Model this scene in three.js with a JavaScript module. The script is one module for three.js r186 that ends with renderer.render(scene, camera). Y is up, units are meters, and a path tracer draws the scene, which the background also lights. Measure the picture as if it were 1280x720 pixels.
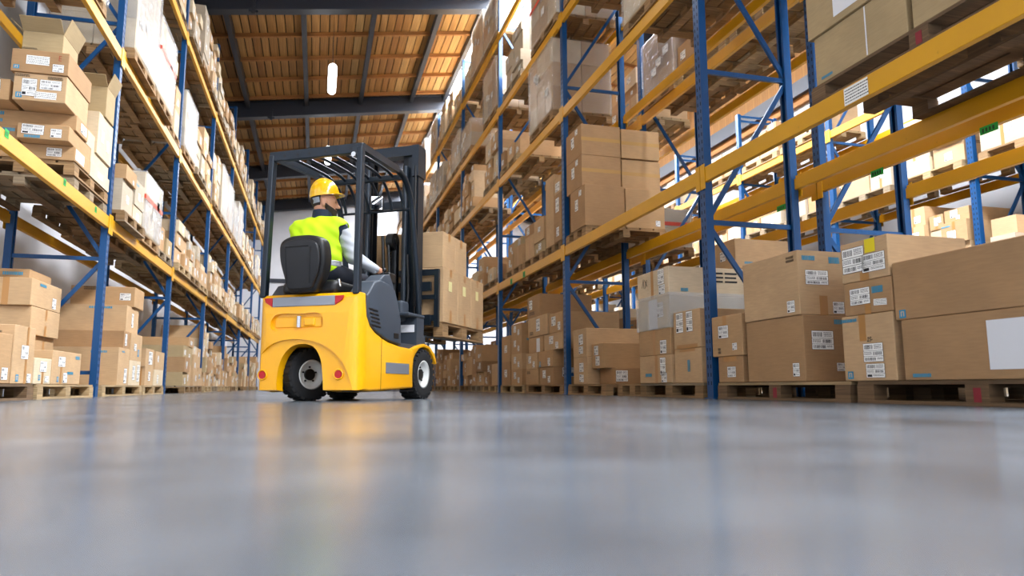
import * as THREE from 'three';
import { RoundedBoxGeometry } from 'three/addons/geometries/RoundedBoxGeometry.js';
import { mergeGeometries, toCreasedNormals } from 'three/addons/utils/BufferGeometryUtils.js';
import { RectAreaLightUniformsLib } from 'three/addons/lights/RectAreaLightUniformsLib.js';
import { Brush, Evaluator, SUBTRACTION, INTERSECTION } from 'three-bvh-csg';

// ---------------------------------------------------------------- camera, sky, light, exposure
RectAreaLightUniformsLib.init();
const scene = new THREE.Scene();
const YAW = 0.2661, PITCH = 0.1374, ROLL = -0.002, FPX = 893.4, CAMH = 0.108;
const camera = new THREE.PerspectiveCamera(2 * Math.atan(360 / FPX) * 180 / Math.PI, 1280 / 720, 0.02, 120);
camera.rotation.order = 'YXZ';
camera.rotation.set(PITCH, -YAW, ROLL);
camera.position.set(0, CAMH, 0);
camera.focus = 6.3;
camera.userData.fStop = 2.2;
const renderer = new THREE.WebGLRenderer();
renderer.toneMapping = THREE.LinearToneMapping;
renderer.toneMappingExposure = 1.2;
renderer.shadowMap.enabled = true;
scene.background = new THREE.Color(0.80, 0.90, 1.0);
const SKYLIGHT_LIGHT = 48, SKYLIGHT_GLOW = 4.5, LAMP_LIGHT = 36, LAMP_GLOW = 8, WINDOW_LIGHT = 1.2, WINDOW_GLOW = 1.0;

// ---------------------------------------------------------------- helpers
const { sin, cos, PI, abs, min, max, floor, sqrt, hypot, round } = Math;
const V = (x, y, z) => new THREE.Vector3(x, y, z);
camera.updateMatrixWorld(true);
const camX = V(1, 0, 0).applyQuaternion(camera.quaternion), camY = V(0, 1, 0).applyQuaternion(camera.quaternion), camF = V(0, 0, -1).applyQuaternion(camera.quaternion);
// a pixel of the photograph, met with a plane X, Y or Z = const
function at(px, py, pl) {
  const d = camF.clone().addScaledVector(camX, (px - 640) / FPX).addScaledVector(camY, -(py - 360) / FPX);
  const k = 'X' in pl ? 'x' : 'Y' in pl ? 'y' : 'z', v = pl.X ?? pl.Y ?? pl.Z;
  return camera.position.clone().addScaledVector(d, (v - camera.position[k]) / d[k]);
}
function toPx(x, y, z) {
  const v = V(x, y, z).sub(camera.position), d = v.dot(camF);
  return [640 + FPX * v.dot(camX) / d, 360 - FPX * v.dot(camY) / d, d];
}
function rng(seed) { let s = (seed * 2654435761 + 12345) >>> 0; return () => { s = (s + 0x6D2B79F5) >>> 0; let t = Math.imul(s ^ (s >>> 15), 1 | s); t = (t + Math.imul(t ^ (t >>> 7), 61 | t)) ^ t; return ((t ^ (t >>> 14)) >>> 0) / 4294967296; }; }
const taken = {};
function numbered(n) { const k = taken[n] = (taken[n] ?? -1) + 1; return k ? `${n}_${String(k).padStart(3, '0')}` : n; }
function thing(name, label, category, pos = [0, 0, 0], turn = 0, group) {
  const o = new THREE.Group(); o.name = numbered(name); o.position.set(...pos); o.rotation.y = turn; o.userData = { label, category };
  if (group) o.userData.group = group; scene.add(o); return o;
}
function part(name, geo, m, parent, label) { const o = new THREE.Mesh(geo, m); o.name = name; if (label) o.userData.label = label; parent.add(o); return o; }
function single(name, geo, m, label, category, group) { const o = part(numbered(name), geo, m, scene); o.userData = { label, category }; if (group) o.userData.group = group; return o; }
function struct(name, geo, m) { const o = geo ? new THREE.Mesh(geo, m) : new THREE.Group(); o.name = name; o.userData = { kind: 'structure' }; scene.add(o); return o; }
const M4 = new THREE.Matrix4();
// box by its limits, uv in metres
function uvBox(g) {
  const p = g.attributes.position, n = g.attributes.normal, u = new Float32Array(p.count * 2);
  for (let i = 0; i < p.count; i++) {
    const a = abs(n.getX(i)), b = abs(n.getY(i)), c = abs(n.getZ(i));
    if (a >= b && a >= c) { u[2 * i] = p.getZ(i); u[2 * i + 1] = p.getY(i); } else if (c >= b) { u[2 * i] = p.getX(i); u[2 * i + 1] = p.getY(i); } else { u[2 * i] = p.getX(i); u[2 * i + 1] = p.getZ(i); }
  }
  g.setAttribute('uv', new THREE.BufferAttribute(u, 2)); return g;
}
function B(x0, x1, y0, y1, z0, z1) { const g = new THREE.BoxGeometry(abs(x1 - x0), abs(y1 - y0), abs(z1 - z0)); g.translate((x0 + x1) / 2, (y0 + y1) / 2, (z0 + z1) / 2); return uvBox(g); }
function RB(w, h, d, r, s = 2) { return uvBox(new RoundedBoxGeometry(w, h, d, s, r)); }
// a bar of section w x t between two points
function bar(p, q, w, t, up = V(0, 1, 0)) {
  const a = V(...p), b = V(...q), L = a.distanceTo(b), g = new THREE.BoxGeometry(w, t, L);
  uvBox(g); const z = b.clone().sub(a).normalize(); let x = up.clone().cross(z); if (x.lengthSq() < 1e-6) x = V(1, 0, 0).cross(z); x.normalize(); const y = z.clone().cross(x);
  g.applyMatrix4(M4.clone().makeBasis(x, y, z).setPosition(a.add(b).multiplyScalar(0.5))); return g;
}
function rod(pts, r, seg = 8, n = 24) { return new THREE.TubeGeometry(new THREE.CatmullRomCurve3(pts.map((p) => V(...p)), false, 'centripetal'), n, r, seg); }
function merge(list) { return mergeGeometries(list.map((g) => { g = g.index ? g.toNonIndexed() : g; for (const k of Object.keys(g.attributes)) if (!['position', 'normal', 'uv', 'color'].includes(k)) g.deleteAttribute(k); return g; })); }
function polyShape(pts) { const s = new THREE.Shape(); pts.forEach((p, i) => (i ? s.lineTo(p[0], p[1]) : s.moveTo(p[0], p[1]))); return s; }

// ---------------------------------------------------------------- noise and textures
function hash(x, y, s) { let h = Math.imul(x, 374761393) + Math.imul(y, 668265263) + Math.imul(s, 1442695041); h = Math.imul(h ^ (h >>> 13), 1274126177); return ((h ^ (h >>> 16)) >>> 0) / 4294967295; }
function tnoise(x, y, P, Q, s) { // tiling value noise, P x Q cells
  const i = floor(x), j = floor(y), f = x - i, g = y - j, u = f * f * (3 - 2 * f), v = g * g * (3 - 2 * g), m = (a, n) => ((a % n) + n) % n;
  const a = hash(m(i, P), m(j, Q), s), b = hash(m(i + 1, P), m(j, Q), s), c = hash(m(i, P), m(j + 1, Q), s), d = hash(m(i + 1, P), m(j + 1, Q), s);
  return a + (b - a) * u + (c - a) * v + (a - b - c + d) * u * v;
}
function dataTex(w, h, fn, srgb, rep = [1, 1]) {
  const d = new Uint8Array(w * h * 4);
  for (let y = 0; y < h; y++) for (let x = 0; x < w; x++) { const c = fn(x / w, y / h, x, y), i = (y * w + x) * 4; for (let k = 0; k < 3; k++) d[i + k] = max(0, min(255, (Array.isArray(c) ? c[k] : c) * 255)); d[i + 3] = 255; }
  const t = new THREE.DataTexture(d, w, h); t.wrapS = t.wrapT = THREE.RepeatWrapping; t.magFilter = THREE.LinearFilter; t.minFilter = THREE.LinearMipmapLinearFilter; t.generateMipmaps = true;
  if (srgb) t.colorSpace = THREE.SRGBColorSpace; t.repeat.set(...rep); t.needsUpdate = true; return t;
}
const fbm = (u, v, P, Q, s, o = 4) => { let a = 0, w = 0.5, t = 0; for (let k = 0; k < o; k++) { a += w * tnoise(u * P, v * Q, P, Q, s + k); t += w; P *= 2; Q *= 2; w *= 0.5; } return a / t; };
const cardTex = dataTex(256, 256, (u, v, x, y) => { const n = fbm(u, v, 4, 4, 3, 4), f = tnoise(u * 16, v * 128, 16, 128, 9), w = 0.5 + 0.5 * sin(u * 2 * PI * 100); const c = 0.86 + 0.10 * n + 0.05 * f + 0.015 * w; return [c, c, c * 0.995]; }, true, [1.2, 1.2]);
const woodTex = dataTex(256, 256, (u, v) => { const g = fbm(u, v, 3, 40, 21, 3), k = fbm(u, v, 3, 6, 33, 2), c = 0.62 + 0.30 * g + 0.16 * (k - 0.5) - 0.1 * max(0, sin((v * 14 + 2.2 * k) * 2 * PI)) * g; return [c, c * 0.97, c * 0.92]; }, true, [0.7, 3]);
const woodTexZ = dataTex(256, 256, (u, v) => { const g = fbm(v, u, 3, 40, 21, 3), k = fbm(v, u, 3, 6, 33, 2), c = 0.66 + 0.28 * g + 0.16 * (k - 0.5) - 0.08 * max(0, sin((u * 14 + 2.2 * k) * 2 * PI)) * g; return [c, c * 0.97, c * 0.92]; }, true, [3, 0.45]);
const filmTex = dataTex(256, 256, (u, v) => { const a = fbm(u + 0.15 * fbm(u, v, 3, 3, 5), v + 0.2 * fbm(u, v, 4, 4, 8), 6, 14, 41, 4); return abs(a - 0.5) * 2; }, false, [1.2, 1.2]);
const floorTex = dataTex(1024, 1024, (u, v) => { const a = fbm(u, v, 5, 5, 51, 5), b = fbm(u, v, 24, 24, 61, 3), s = tnoise(u * 200, v * 200, 200, 200, 71) > 0.985 ? 0.08 : 0; const c = 0.72 + 0.34 * (a - 0.5) + 0.2 * (b - 0.5) - s * 0.5; return [c * 0.975, c * 1.0, c * 1.012]; }, true, [0.22, 0.22]);
const floorRough = dataTex(512, 512, (u, v) => { const a = fbm(u, v, 6, 6, 81, 4), b = fbm(u, v, 30, 10, 91, 3); return 0.22 + 0.10 * (a - 0.5) + 0.06 * (b - 0.5); }, false, [0.27, 0.27]);
const floorBump = dataTex(512, 512, (u, v) => fbm(u, v, 8, 8, 101, 3), false, [0.6, 0.6]);
const paintTex = dataTex(256, 256, (u, v) => { const n = fbm(u, v, 4, 4, 111, 4), s = fbm(u, v, 20, 6, 121, 3); const c = 0.93 + 0.07 * n - (s > 0.8 ? 0.08 : 0); return [c, c, c]; }, true, [0.8, 0.8]);
const wallTex = dataTex(256, 256, (u, v) => { const c = 0.9 + 0.1 * fbm(u, v, 5, 5, 131, 4); return [c, c, c]; }, true, [0.3, 0.3]);

const mat = (c, r = 0.6, m = 0, o = {}) => new THREE.MeshStandardMaterial({ color: c, roughness: r, metalness: m, ...o });
const phys = (c, r, o = {}) => new THREE.MeshPhysicalMaterial({ color: c, roughness: r, ...o });
// cardboard tones
const CARD = { tan: 0xc9a67c, brown: 0xae885f, pale: 0xdcc7a6, dark: 0x97744f, kraft: 0xbd976b, grey: 0xbfb09a, olive: 0xb39b72 };
const cardMat = {}; for (const k in CARD) cardMat[k] = mat(CARD[k], 0.82, 0, { map: cardTex });
const tapeMat = mat(0xb07f47, 0.35), tapeClear = mat(0xb99259, 0.25);
const WOODS = [0xd8bd92, 0xc4a074, 0xa98a62, 0xb8a78e, 0x8d7254];
const palletMat = WOODS.map((c) => mat(c, 0.85, 0, { map: woodTex }));
const ROOFW = [0xddb06c, 0xd1a260, 0xc69656, 0xe3bb7c, 0xba884c, 0xd7a868];
const roofMat = ROOFW.map((c) => mat(c, 0.8, 0, { map: woodTexZ }));
const joistMat = mat(0xd29658, 0.8, 0, { map: woodTex });
const steelMat = mat(0x2b2f38, 0.45, 0.2), steelLite = mat(0x31353e, 0.45, 0.2);
const blueMat = mat(0x06497f, 0.34, 0.1, { map: paintTex }), orangeMat = mat(0xdea20e, 0.4, 0.05, { map: paintTex }), slotMat = mat(0x0a1a30, 0.8);
const greyWall = mat(0xb6b8bd, 0.8, 0, { map: wallTex });
const whiteWall = mat(0xd9dade, 0.75, 0, { map: wallTex }), filmMat = phys(0xf4f6f8, 0.22, { transmission: 0.86, thickness: 0, ior: 1.45, bumpMap: filmTex, bumpScale: 0.007 });
const paperMat = mat(0xdfe1e4, 0.7);

// printed paper labels: bars, rules and dashes only
function canvasMat(w, h, draw, o = {}) { const c = document.createElement('canvas'); c.width = w; c.height = h; const g = c.getContext('2d'); draw(g, w, h); const t = new THREE.CanvasTexture(c); t.colorSpace = THREE.SRGBColorSpace; return mat(0xffffff, 0.65, 0, { map: t, ...o }); }
const labelMats = [1, 2, 3, 4, 5].map((s) => canvasMat(160, 112, (g, w, h) => {
  const r = rng(s * 17); g.fillStyle = '#f3f3ef'; g.fillRect(0, 0, w, h); g.fillStyle = '#1c1c1e';
  const bc = (x, y, ww, hh) => { for (let i = x; i < x + ww;) { const b = 1 + floor(r() * 3); g.fillRect(i, y, b, hh); i += b + 1 + floor(r() * 3); } };
  const dashes = (x, y, ww, n) => { for (let k = 0; k < n; k++) for (let i = x; i < x + ww;) { const b = 3 + r() * 9; g.fillRect(i, y + k * 7, min(b, x + ww - i), 3); i += b + 3; } };
  g.fillRect(0, 0, w, 2); g.fillRect(0, h - 2, w, 2); g.fillRect(0, 0, 2, h); g.fillRect(w - 2, 0, 2, h);
  bc(10, 10, 70, 26); dashes(88, 10, 60, 4); g.fillRect(0, 44, w, 2); dashes(8, 52, 60, 3); bc(78, 52, 70, 20); g.fillRect(0, 78, w, 2); if (s % 2) { g.fillRect(10, 86, 40, 18); dashes(58, 88, 88, 2); } else { bc(10, 86, 90, 18); dashes(110, 88, 40, 2); }
}));
const wideLabel = canvasMat(192, 64, (g, w, h) => { const r = rng(5); g.fillStyle = '#efefea'; g.fillRect(0, 0, w, h); g.fillStyle = '#222'; for (let k = 0; k < 5; k++) for (let i = 8; i < w - 10;) { const b = 4 + r() * 12; g.fillRect(i, 8 + k * 11, b, 4); i += b + 4; } });
const decal = (w, h, draw) => canvasMat(w, h, draw, { transparent: true, alphaTest: 0.4 });
const blueMark = canvasMat(64, 64, (g, w, h) => { g.fillStyle = '#2a86ad'; g.fillRect(0, 0, w, h); g.fillStyle = '#cbb088'; g.fillRect(14, 12, 10, 40); g.fillRect(38, 12, 10, 40); g.fillRect(14, 12, 34, 6); });
const bluePrint = decal(192, 40, (g, w, h) => { g.clearRect(0, 0, w, h); g.fillStyle = '#3b93b4'; const r = rng(8); for (let i = 4; i < w - 16;) { const b = 8 + r() * 8; g.fillRect(i, 6, b, 28); i += b + 5; } });
const greyPrint = decal(192, 56, (g, w, h) => { g.clearRect(0, 0, w, h); g.fillStyle = '#5a4a36'; const r = rng(9); for (let k = 0; k < 2; k++) for (let i = 4; i < w - 16;) { const b = 6 + r() * 8; g.fillRect(i, 4 + k * 28, b, 20); i += b + 4; } });
const blackPrint = decal(160, 64, (g, w, h) => { g.clearRect(0, 0, w, h); g.fillStyle = '#17171a'; const r = rng(19); for (let k = 0; k < 3; k++) { g.fillRect(4, 6 + k * 20, 44 + r() * 10, 8); g.fillRect(66, 6 + k * 20, 60 + r() * 26, 8); } });
const scribble = (txt, col, sz = 44) => decal(128, 64, (g, w, h) => { g.clearRect(0, 0, w, h); g.fillStyle = col; g.font = `italic bold ${sz}px serif`; g.textAlign = 'center'; g.textBaseline = 'middle'; g.fillText(txt, w / 2, h / 2); });
const redE = decal(64, 64, (g, w, h) => { g.clearRect(0, 0, w, h); g.fillStyle = '#a8452c'; g.font = '60px sans-serif'; g.textAlign = 'center'; g.textBaseline = 'middle'; g.fillText('E', w / 2, h / 2); });
const pen25 = scribble('25-', '#2c2620');
const penX = decal(96, 96, (g, w, h) => { g.clearRect(0, 0, w, h); g.strokeStyle = '#2c2a22'; g.lineWidth = 6; g.beginPath(); g.moveTo(10, 70); g.lineTo(34, 20); g.lineTo(40, 74); g.moveTo(52, 20); g.lineTo(88, 66); g.moveTo(86, 22); g.lineTo(54, 78); g.stroke(); });
const redTape = mat(0xd8492c, 0.4), yellowSticker = mat(0xe8d21c, 0.6), greenSticker = canvasMat(64, 40, (g, w, h) => { g.fillStyle = '#17a03a'; g.fillRect(0, 0, w, h); g.fillStyle = '#0b3d1c'; for (let i = 8; i < 56; i += 12) g.fillRect(i, 10, 7, 20); });
const creamNote = mat(0xe3d89a, 0.7), greenNote = mat(0x8fd39a, 0.7), redPaint = mat(0x84212b, 0.7);

// ---------------------------------------------------------------- the hall
const XL = -4.0, XRW = 10.75, ZEND = -35.2, ZBACK = 9.0, RIDGE = 4.85, SLOPE = 0.145;
const roofY = (x) => 9.22 + SLOPE * ((x <= RIDGE ? x : 2 * RIDGE - x) + 0.16);
const tilt = Math.atan(SLOPE);
struct('floor', B(XL - 0.3, XRW + 0.3, -0.2, 0, ZEND - 0.3, ZBACK + 0.3), phys(0x848b94, 1, { map: floorTex, roughnessMap: floorRough, bumpMap: floorBump, bumpScale: 0.0006, specularIntensity: 0.9 }));
struct('wall_left', B(XL - 0.25, XL, 0, roofY(XL) + 0.1, ZEND, ZBACK), whiteWall);
{
  const w = struct('wall_right'); part('wall_panel', B(XRW, XRW + 0.25, 0, 6.75, ZEND, ZBACK), greyWall, w);
  part('upper_boarding', B(XRW, XRW + 0.25, 6.75, roofY(XRW) + 0.1, ZEND, ZBACK), roofMat[4], w);
  part('eaves_girder', B(XRW - 0.22, XRW, 6.78, 7.12, ZEND, ZBACK), steelMat, w); part('wood_fillet', B(XRW - 0.1, XRW, 6.6, 6.78, ZEND, ZBACK), joistMat, w);
}
{
  const s = polyShape([[XL - 0.25, 0], [XRW + 0.25, 0], [XRW + 0.25, roofY(XRW) + 0.15], [RIDGE, roofY(RIDGE) + 0.15], [XL - 0.25, roofY(XL) + 0.15]]);
  const g = () => uvBox(new THREE.ExtrudeGeometry(s, { depth: 0.25, bevelEnabled: false }));
  const e = struct('wall_end'); const p = part('wall_panel', g(), whiteWall, e); p.position.z = ZEND - 0.25;
  const y = at(346, 351, { Z: ZEND }).y; part('wall_rail', B(XL, XRW, y - 0.09, y + 0.09, ZEND, ZEND + 0.06), steelMat, e);
  const b = struct('wall_back'); const q = part('wall_panel', g(), whiteWall, b); q.position.z = ZBACK;
}
// roof: boards on joists on steel purlins between steel rafters, translucent ridge light
const BEAMS = [3.75, -2.85, -9.45, -16.05, -22.65, -29.4, -34.95];
{
  const c = struct('ceiling'), r = rng(77);
  // boards seen by the camera are pieces of their own; the nearer stretch above and behind the camera is one deck
  const boards = [];
  const LEN = {};
  for (let k = 2; k < BEAMS.length - 1; k++) {
    const z0 = BEAMS[k], z1 = BEAMS[k + 1], len = z0 - z1 - 0.02, zc = (z0 + z1) / 2;
    for (const [xa, xb] of [[XL, 3.86], [5.84, XRW]]) {
      let x = xa; while (x < xb - 0.05) {
        const w = min([0.19, 0.21, 0.23][floor(r() * 3)], xb - x), key = `${w.toFixed(2)}_${k}`;
        LEN[key] ??= uvBox(new THREE.BoxGeometry((w - 0.026) / cos(tilt), 0.028, len));
        const o = part('roof_board', LEN[key], roofMat[floor(r() * roofMat.length)], c);
        o.position.set(x + w / 2, roofY(x + w / 2) + 0.014 + r() * 0.008, zc); o.rotation.z = x < RIDGE ? tilt : -tilt; x += w;
      }
    }
    // joists under the boards
    for (let z = z0 - 0.75; z > z1 + 0.3; z -= 1.36) for (const [xa, xb] of [[XL, 3.86], [5.84, XRW]]) part('roof_joist', bar([xa, roofY(xa) - 0.05, z], [xb, roofY(xb) - 0.05, z], 0.07, 0.1), joistMat, c);
  }
  const slab = (x0, x1, z0, z1, y) => bar([x0, roofY(x0) + y, (z0 + z1) / 2], [x1, roofY(x1) + y, (z0 + z1) / 2], abs(z1 - z0), 0.05);
  part('roof_underlay', merge([slab(XL - 0.3, 3.86, ZBACK + 0.3, ZEND - 0.3, 0.11), slab(5.84, XRW + 0.3, ZBACK + 0.3, ZEND - 0.3, 0.11)]), mat(0x1a120b, 0.9), c);
  part('roof_deck', merge([slab(XL - 0.3, 3.86, ZBACK + 0.3, BEAMS[2] + 0.02, 0.02), slab(5.84, XRW + 0.3, ZBACK + 0.3, BEAMS[2] + 0.02, 0.02)]), roofMat[1], c);
  for (const z of BEAMS) for (const [xa, xb] of [[XL, RIDGE], [RIDGE, XRW]]) {
    const o = part('rafter', bar([xa, roofY(xa) - 0.27, z], [xb, roofY(xb) - 0.27, z], 0.09, 0.5), steelMat, c);
    part('flange', merge([bar([xa, roofY(xa) - 0.53, z], [xb, roofY(xb) - 0.53, z], 0.26, 0.035), bar([xa, roofY(xa) - 0.03, z], [xb, roofY(xb) - 0.03, z], 0.26, 0.03)]), steelLite, o);
  }
  for (const x of [-3.95, -2.31, -0.58, 1.09, 2.72, 3.82, 5.9, 7.3, 8.9]) part('purlin', B(x - 0.06, x + 0.06, roofY(x) - 0.23, roofY(x), ZEND, ZBACK), steelLite, c);
  // clips hanging at the rafters
  for (const [x, z] of [[-1.62, -16.0], [-1.62, -22.6]]) part('conduit_clip', merge([B(x - 0.04, x + 0.04, roofY(x) - 0.66, roofY(x) - 0.3, z + 0.05, z + 0.11), B(x - 0.1, x + 0.1, roofY(x) - 0.62, roofY(x) - 0.57, z + 0.05, z + 0.1)]), steelMat, c);
}
let windowNo = 0;
const skyGlow = mat(0xffffff, 0.6, 0, { emissive: 0xf4f8ff, emissiveIntensity: SKYLIGHT_GLOW });
for (let z = ZBACK - 0.2; z > ZEND + 2; z -= 4.9) {
  const w = struct(`window_${++windowNo}`), z1 = max(z - 4.82, ZEND), yr = roofY(RIDGE) + 0.02, ye = roofY(3.86) + 0.02;
  for (const [xa, xb] of [[3.86, RIDGE], [RIDGE, 5.84]]) part('pane', bar([xa, roofY(xa) + 0.03, (z + z1) / 2], [xb, roofY(xb) + 0.03, (z + z1) / 2], z - z1, 0.02), skyGlow, w);
  part('frame', merge([bar([3.86, ye, z], [RIDGE, yr, z], 0.06, 0.08), bar([RIDGE, yr, z], [5.84, ye, z], 0.06, 0.08)]), mat(0xc9ccd2, 0.5), w);
  const l = new THREE.RectAreaLight(0xf2f7ff, SKYLIGHT_LIGHT, 1.9, z - z1); l.position.set(RIDGE, ye - 0.06, (z + z1) / 2); l.rotation.x = -PI / 2; scene.add(l);
}
// daylight windows high in the wall behind the photographer
const winGlow = mat(0xffffff, 0.6, 0, { emissive: 0xf4f8ff, emissiveIntensity: WINDOW_GLOW });
for (const x of [-1.7, 2.2, 6.2]) {
  const w = struct(`window_${++windowNo}`);
  part('pane', B(x - 1.7, x + 1.7, 3.2, 7.2, ZBACK - 0.03, ZBACK - 0.01), winGlow, w);
  part('frame', merge([B(x - 1.8, x - 1.7, 3.1, 7.3, ZBACK - 0.08, ZBACK), B(x + 1.7, x + 1.8, 3.1, 7.3, ZBACK - 0.08, ZBACK), B(x - 1.7, x + 1.7, 7.2, 7.3, ZBACK - 0.08, ZBACK), B(x - 1.7, x + 1.7, 3.1, 3.2, ZBACK - 0.08, ZBACK)]), steelMat, w);
  const l = new THREE.RectAreaLight(0xf2f7ff, WINDOW_LIGHT, 3.4, 4); l.position.set(x, 5.2, ZBACK - 0.1); scene.add(l);
}
// hanging linear lamps over both aisles
const lampGlow = mat(0xffffff, 0.4, 0, { emissive: 0xffffff, emissiveIntensity: LAMP_GLOW });
const ORD = ['zeroth', 'first', 'second', 'third', 'fourth', 'fifth', 'sixth', 'seventh', 'eighth', 'ninth', 'tenth'];
{
  const zs = [-29.9, -23.75, -17.6, -11.45, -5.3, 0.85];
  for (const [x, aisle] of [[0.14, 'over the forklift aisle']]) zs.forEach((z, i) => {
    const t = thing('pendant_lamp', `white tubular pendant lamp ${aisle}, ${ORD[i + 1]} from the end wall`, 'lamp', [x, 7.74, z]);
    const g = new THREE.CapsuleGeometry(0.1, 1.4, 6, 14); g.rotateX(PI / 2); part('lamp_tube', g, lampGlow, t);
    part('lamp_cap', B(-0.03, 0.03, 0.08, 0.11, -0.7, 0.7), steelLite, t);
    for (const s of [-0.55, 0.55]) part('wire', B(-0.004, 0.004, 0.1, roofY(x) - 7.74, s - 0.004, s + 0.004), steelMat, t);
    const l = new THREE.RectAreaLight(0xfff6ea, LAMP_LIGHT, 0.16, 1.5); l.position.set(x, 7.74 - 0.1, z); l.rotation.x = -PI / 2; scene.add(l);
  });
}

// ---------------------------------------------------------------- pallet racks
const C_PROFILE = [[-0.05, 0], [0.05, 0], [0.05, 0.075], [0.022, 0.075], [0.022, 0.069], [0.044, 0.069], [0.044, 0.006], [-0.044, 0.006], [-0.044, 0.069], [-0.022, 0.069], [-0.022, 0.075], [-0.05, 0.075]];
const postCache = {};
function postGeo(h, facing) { // web towards +x (facing 1) or -x (-1); 0.1 m along z, web face at x = 0
  const k = `${h}_${facing}`;
  if (!postCache[k]) { const g = new THREE.ExtrudeGeometry(polyShape(C_PROFILE), { depth: h, bevelEnabled: false }); g.applyMatrix4(M4.clone().makeBasis(V(0, 0, 1), V(-facing, 0, 0), V(0, 1, 0))); if (g.attributes.normal) g.computeVertexNormals(); postCache[k] = uvBox(facing < 0 ? g : flip(g)); }
  return postCache[k];
}
function flip(g) { g = g.index ? g.toNonIndexed() : g; const p = g.attributes.position; for (let i = 0; i < p.count; i += 3) { const x = p.getX(i + 1), y = p.getY(i + 1), z = p.getZ(i + 1); p.setXYZ(i + 1, p.getX(i + 2), p.getY(i + 2), p.getZ(i + 2)); p.setXYZ(i + 2, x, y, z); } g.computeVertexNormals(); return g; }
const beamCache = {};
function beamGeo(len, dir) { // front face at x = 0 looking to dir, top at y = 0, from z = 0 to -len
  const k = `${len.toFixed(3)}_${dir}`;
  if (!beamCache[k]) { const s = polyShape([[0.004, -0.14], [0.046, -0.14], [0.05, -0.136], [0.05, -0.035], [0.034, -0.035], [0.034, -0.003], [0.03, 0], [0.004, 0], [0, -0.004], [0, -0.136]].map(([x, y]) => [-x * dir, y])); const g = new THREE.ExtrudeGeometry(s, { depth: len, bevelEnabled: false }); g.translate(0, 0, -len); beamCache[k] = uvBox(g); }
  return beamCache[k];
}
// dir: the way the front looks (-1 or 1 along x); frames at zs (near to far)
function makeRack({ label, xf, xr, zs, levels, H, dir, node0, stickers = [] }) {
  const rk = thing('pallet_rack', label, 'rack');
  const in_ = -dir;
  zs.forEach((z, i) => {
    const f = new THREE.Group(); f.name = 'upright_frame'; rk.add(f);
    const p = part('post', postGeo(H, dir), blueMat, f); p.position.set(xf, 0, z);
    const q = part('post', postGeo(H, -dir), blueMat, f); q.position.set(xr, 0, z);
    part('foot_plate', merge([B(xf - 0.02, xf + 0.1 * in_, 0, 0.008, z - 0.07, z + 0.07), B(xr + 0.02, xr - 0.1 * in_, 0, 0.008, z - 0.07, z + 0.07)]), blueMat, f);
    const a = xf + in_ * 0.05, b = xr - in_ * 0.05;
    part('brace', bar([a, 0.28, z], [b, 0.28, z], 0.03, 0.045), blueMat, f);
    let front = true, prev = [b, 0.32];
    for (let y = node0; y < H - 0.1; y += 1.48, front = !front) {
      part('brace', bar([a, y, z], [b, y, z], 0.03, 0.045), blueMat, f);
      const here = [front ? a : b, y - 0.035]; part('brace', bar([prev[0], prev[1], z], [here[0], here[1], z], 0.03, 0.045), blueMat, f);
      prev = [front ? a : b, y + 0.035];
    }
    if (H - prev[1] > 0.5) part('brace', bar([prev[0], prev[1], z], [front ? a : b, H - 0.06, z], 0.03, 0.045), blueMat, f);
    part('brace', bar([a, H - 0.03, z], [b, H - 0.03, z], 0.03, 0.045), blueMat, f);
    const sc = toPx(xf, 1.5, z);
    if (0.1 * FPX / sc[2] > 7 && sc[2] > 0 && sc[0] < 1400) { // punched slots where the photograph shows them
      const g = []; for (let y = 0.12; y < min(H, 5); y += 0.075) for (const s of [-0.024, 0.024]) g.push(B(xf + dir * 0.0006, xf - dir * 0.001, y, y + 0.034, z + s - 0.007, z + s + 0.007));
      const o = part('slots', merge(g), slotMat, f); o.userData.kind = 'stuff';
    }
  });
  for (let i = 0; i < zs.length - 1; i++) for (const y of levels) for (const [x, d] of [[xf, dir], [xr, -dir]]) {
    const len = zs[i] - zs[i + 1] - 0.1, o = part('beam', beamGeo(len, d), orangeMat, rk); o.position.set(x + d * 0.012, y, zs[i] - 0.05);
    for (const [za, zb] of [[0.045, -0.03], [-len - 0.045, -len + 0.03]]) part('beam_connector', B(d * 0.002 + 0, d * 0.008, -0.205, 0.03, za, zb), orangeMat, o);
  }
  return rk;
}
const LBAY = 3.9, LV = [2.125, 4.227, 5.73, 7.375], LVL = [2.125, 4.227, 6.42];
const XA = 3.425, XA2 = 4.43, XB = 4.70, XB2 = 5.74, XW = -2.446, XW2 = -3.5, XC = 8.99, XC2 = 10.0;
const ZA = (i) => -(5.793 + LBAY * i), ZW = (i) => -(9.338 + LBAY * i), ZC = (i) => -(7.86 + 2.88 * i);
const seq = (a, b) => Array.from({ length: b - a + 1 }, (_, i) => a + i);
const rackA = makeRack({ label: 'blue and yellow pallet rack facing the forklift aisle, under the skylight', xf: XA, xr: XA2, zs: seq(-1, 7).map(ZA), levels: LV, H: 8.6, dir: -1, node0: 1.62 });
const rackB = makeRack({ label: 'blue and yellow pallet rack back to back behind the skylight rack', xf: XB, xr: XB2, zs: seq(-1, 5).map(ZA), levels: LV.slice(0, 3), H: 8.6, dir: -1, node0: 1.62 });
const rackW = makeRack({ label: 'blue and yellow pallet rack standing along the white side wall', xf: XW, xr: XW2, zs: seq(-1, 6).map(ZW), levels: LVL, H: 8.1, dir: 1, node0: 1.62 });
const rackC = makeRack({ label: 'blue and yellow pallet rack along the far wall, across the second aisle', xf: XC, xr: XC2, zs: seq(-1, 9).map(ZC), levels: [3.24, 4.77], H: 6.2, dir: -1, node0: 1.62 });

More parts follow.
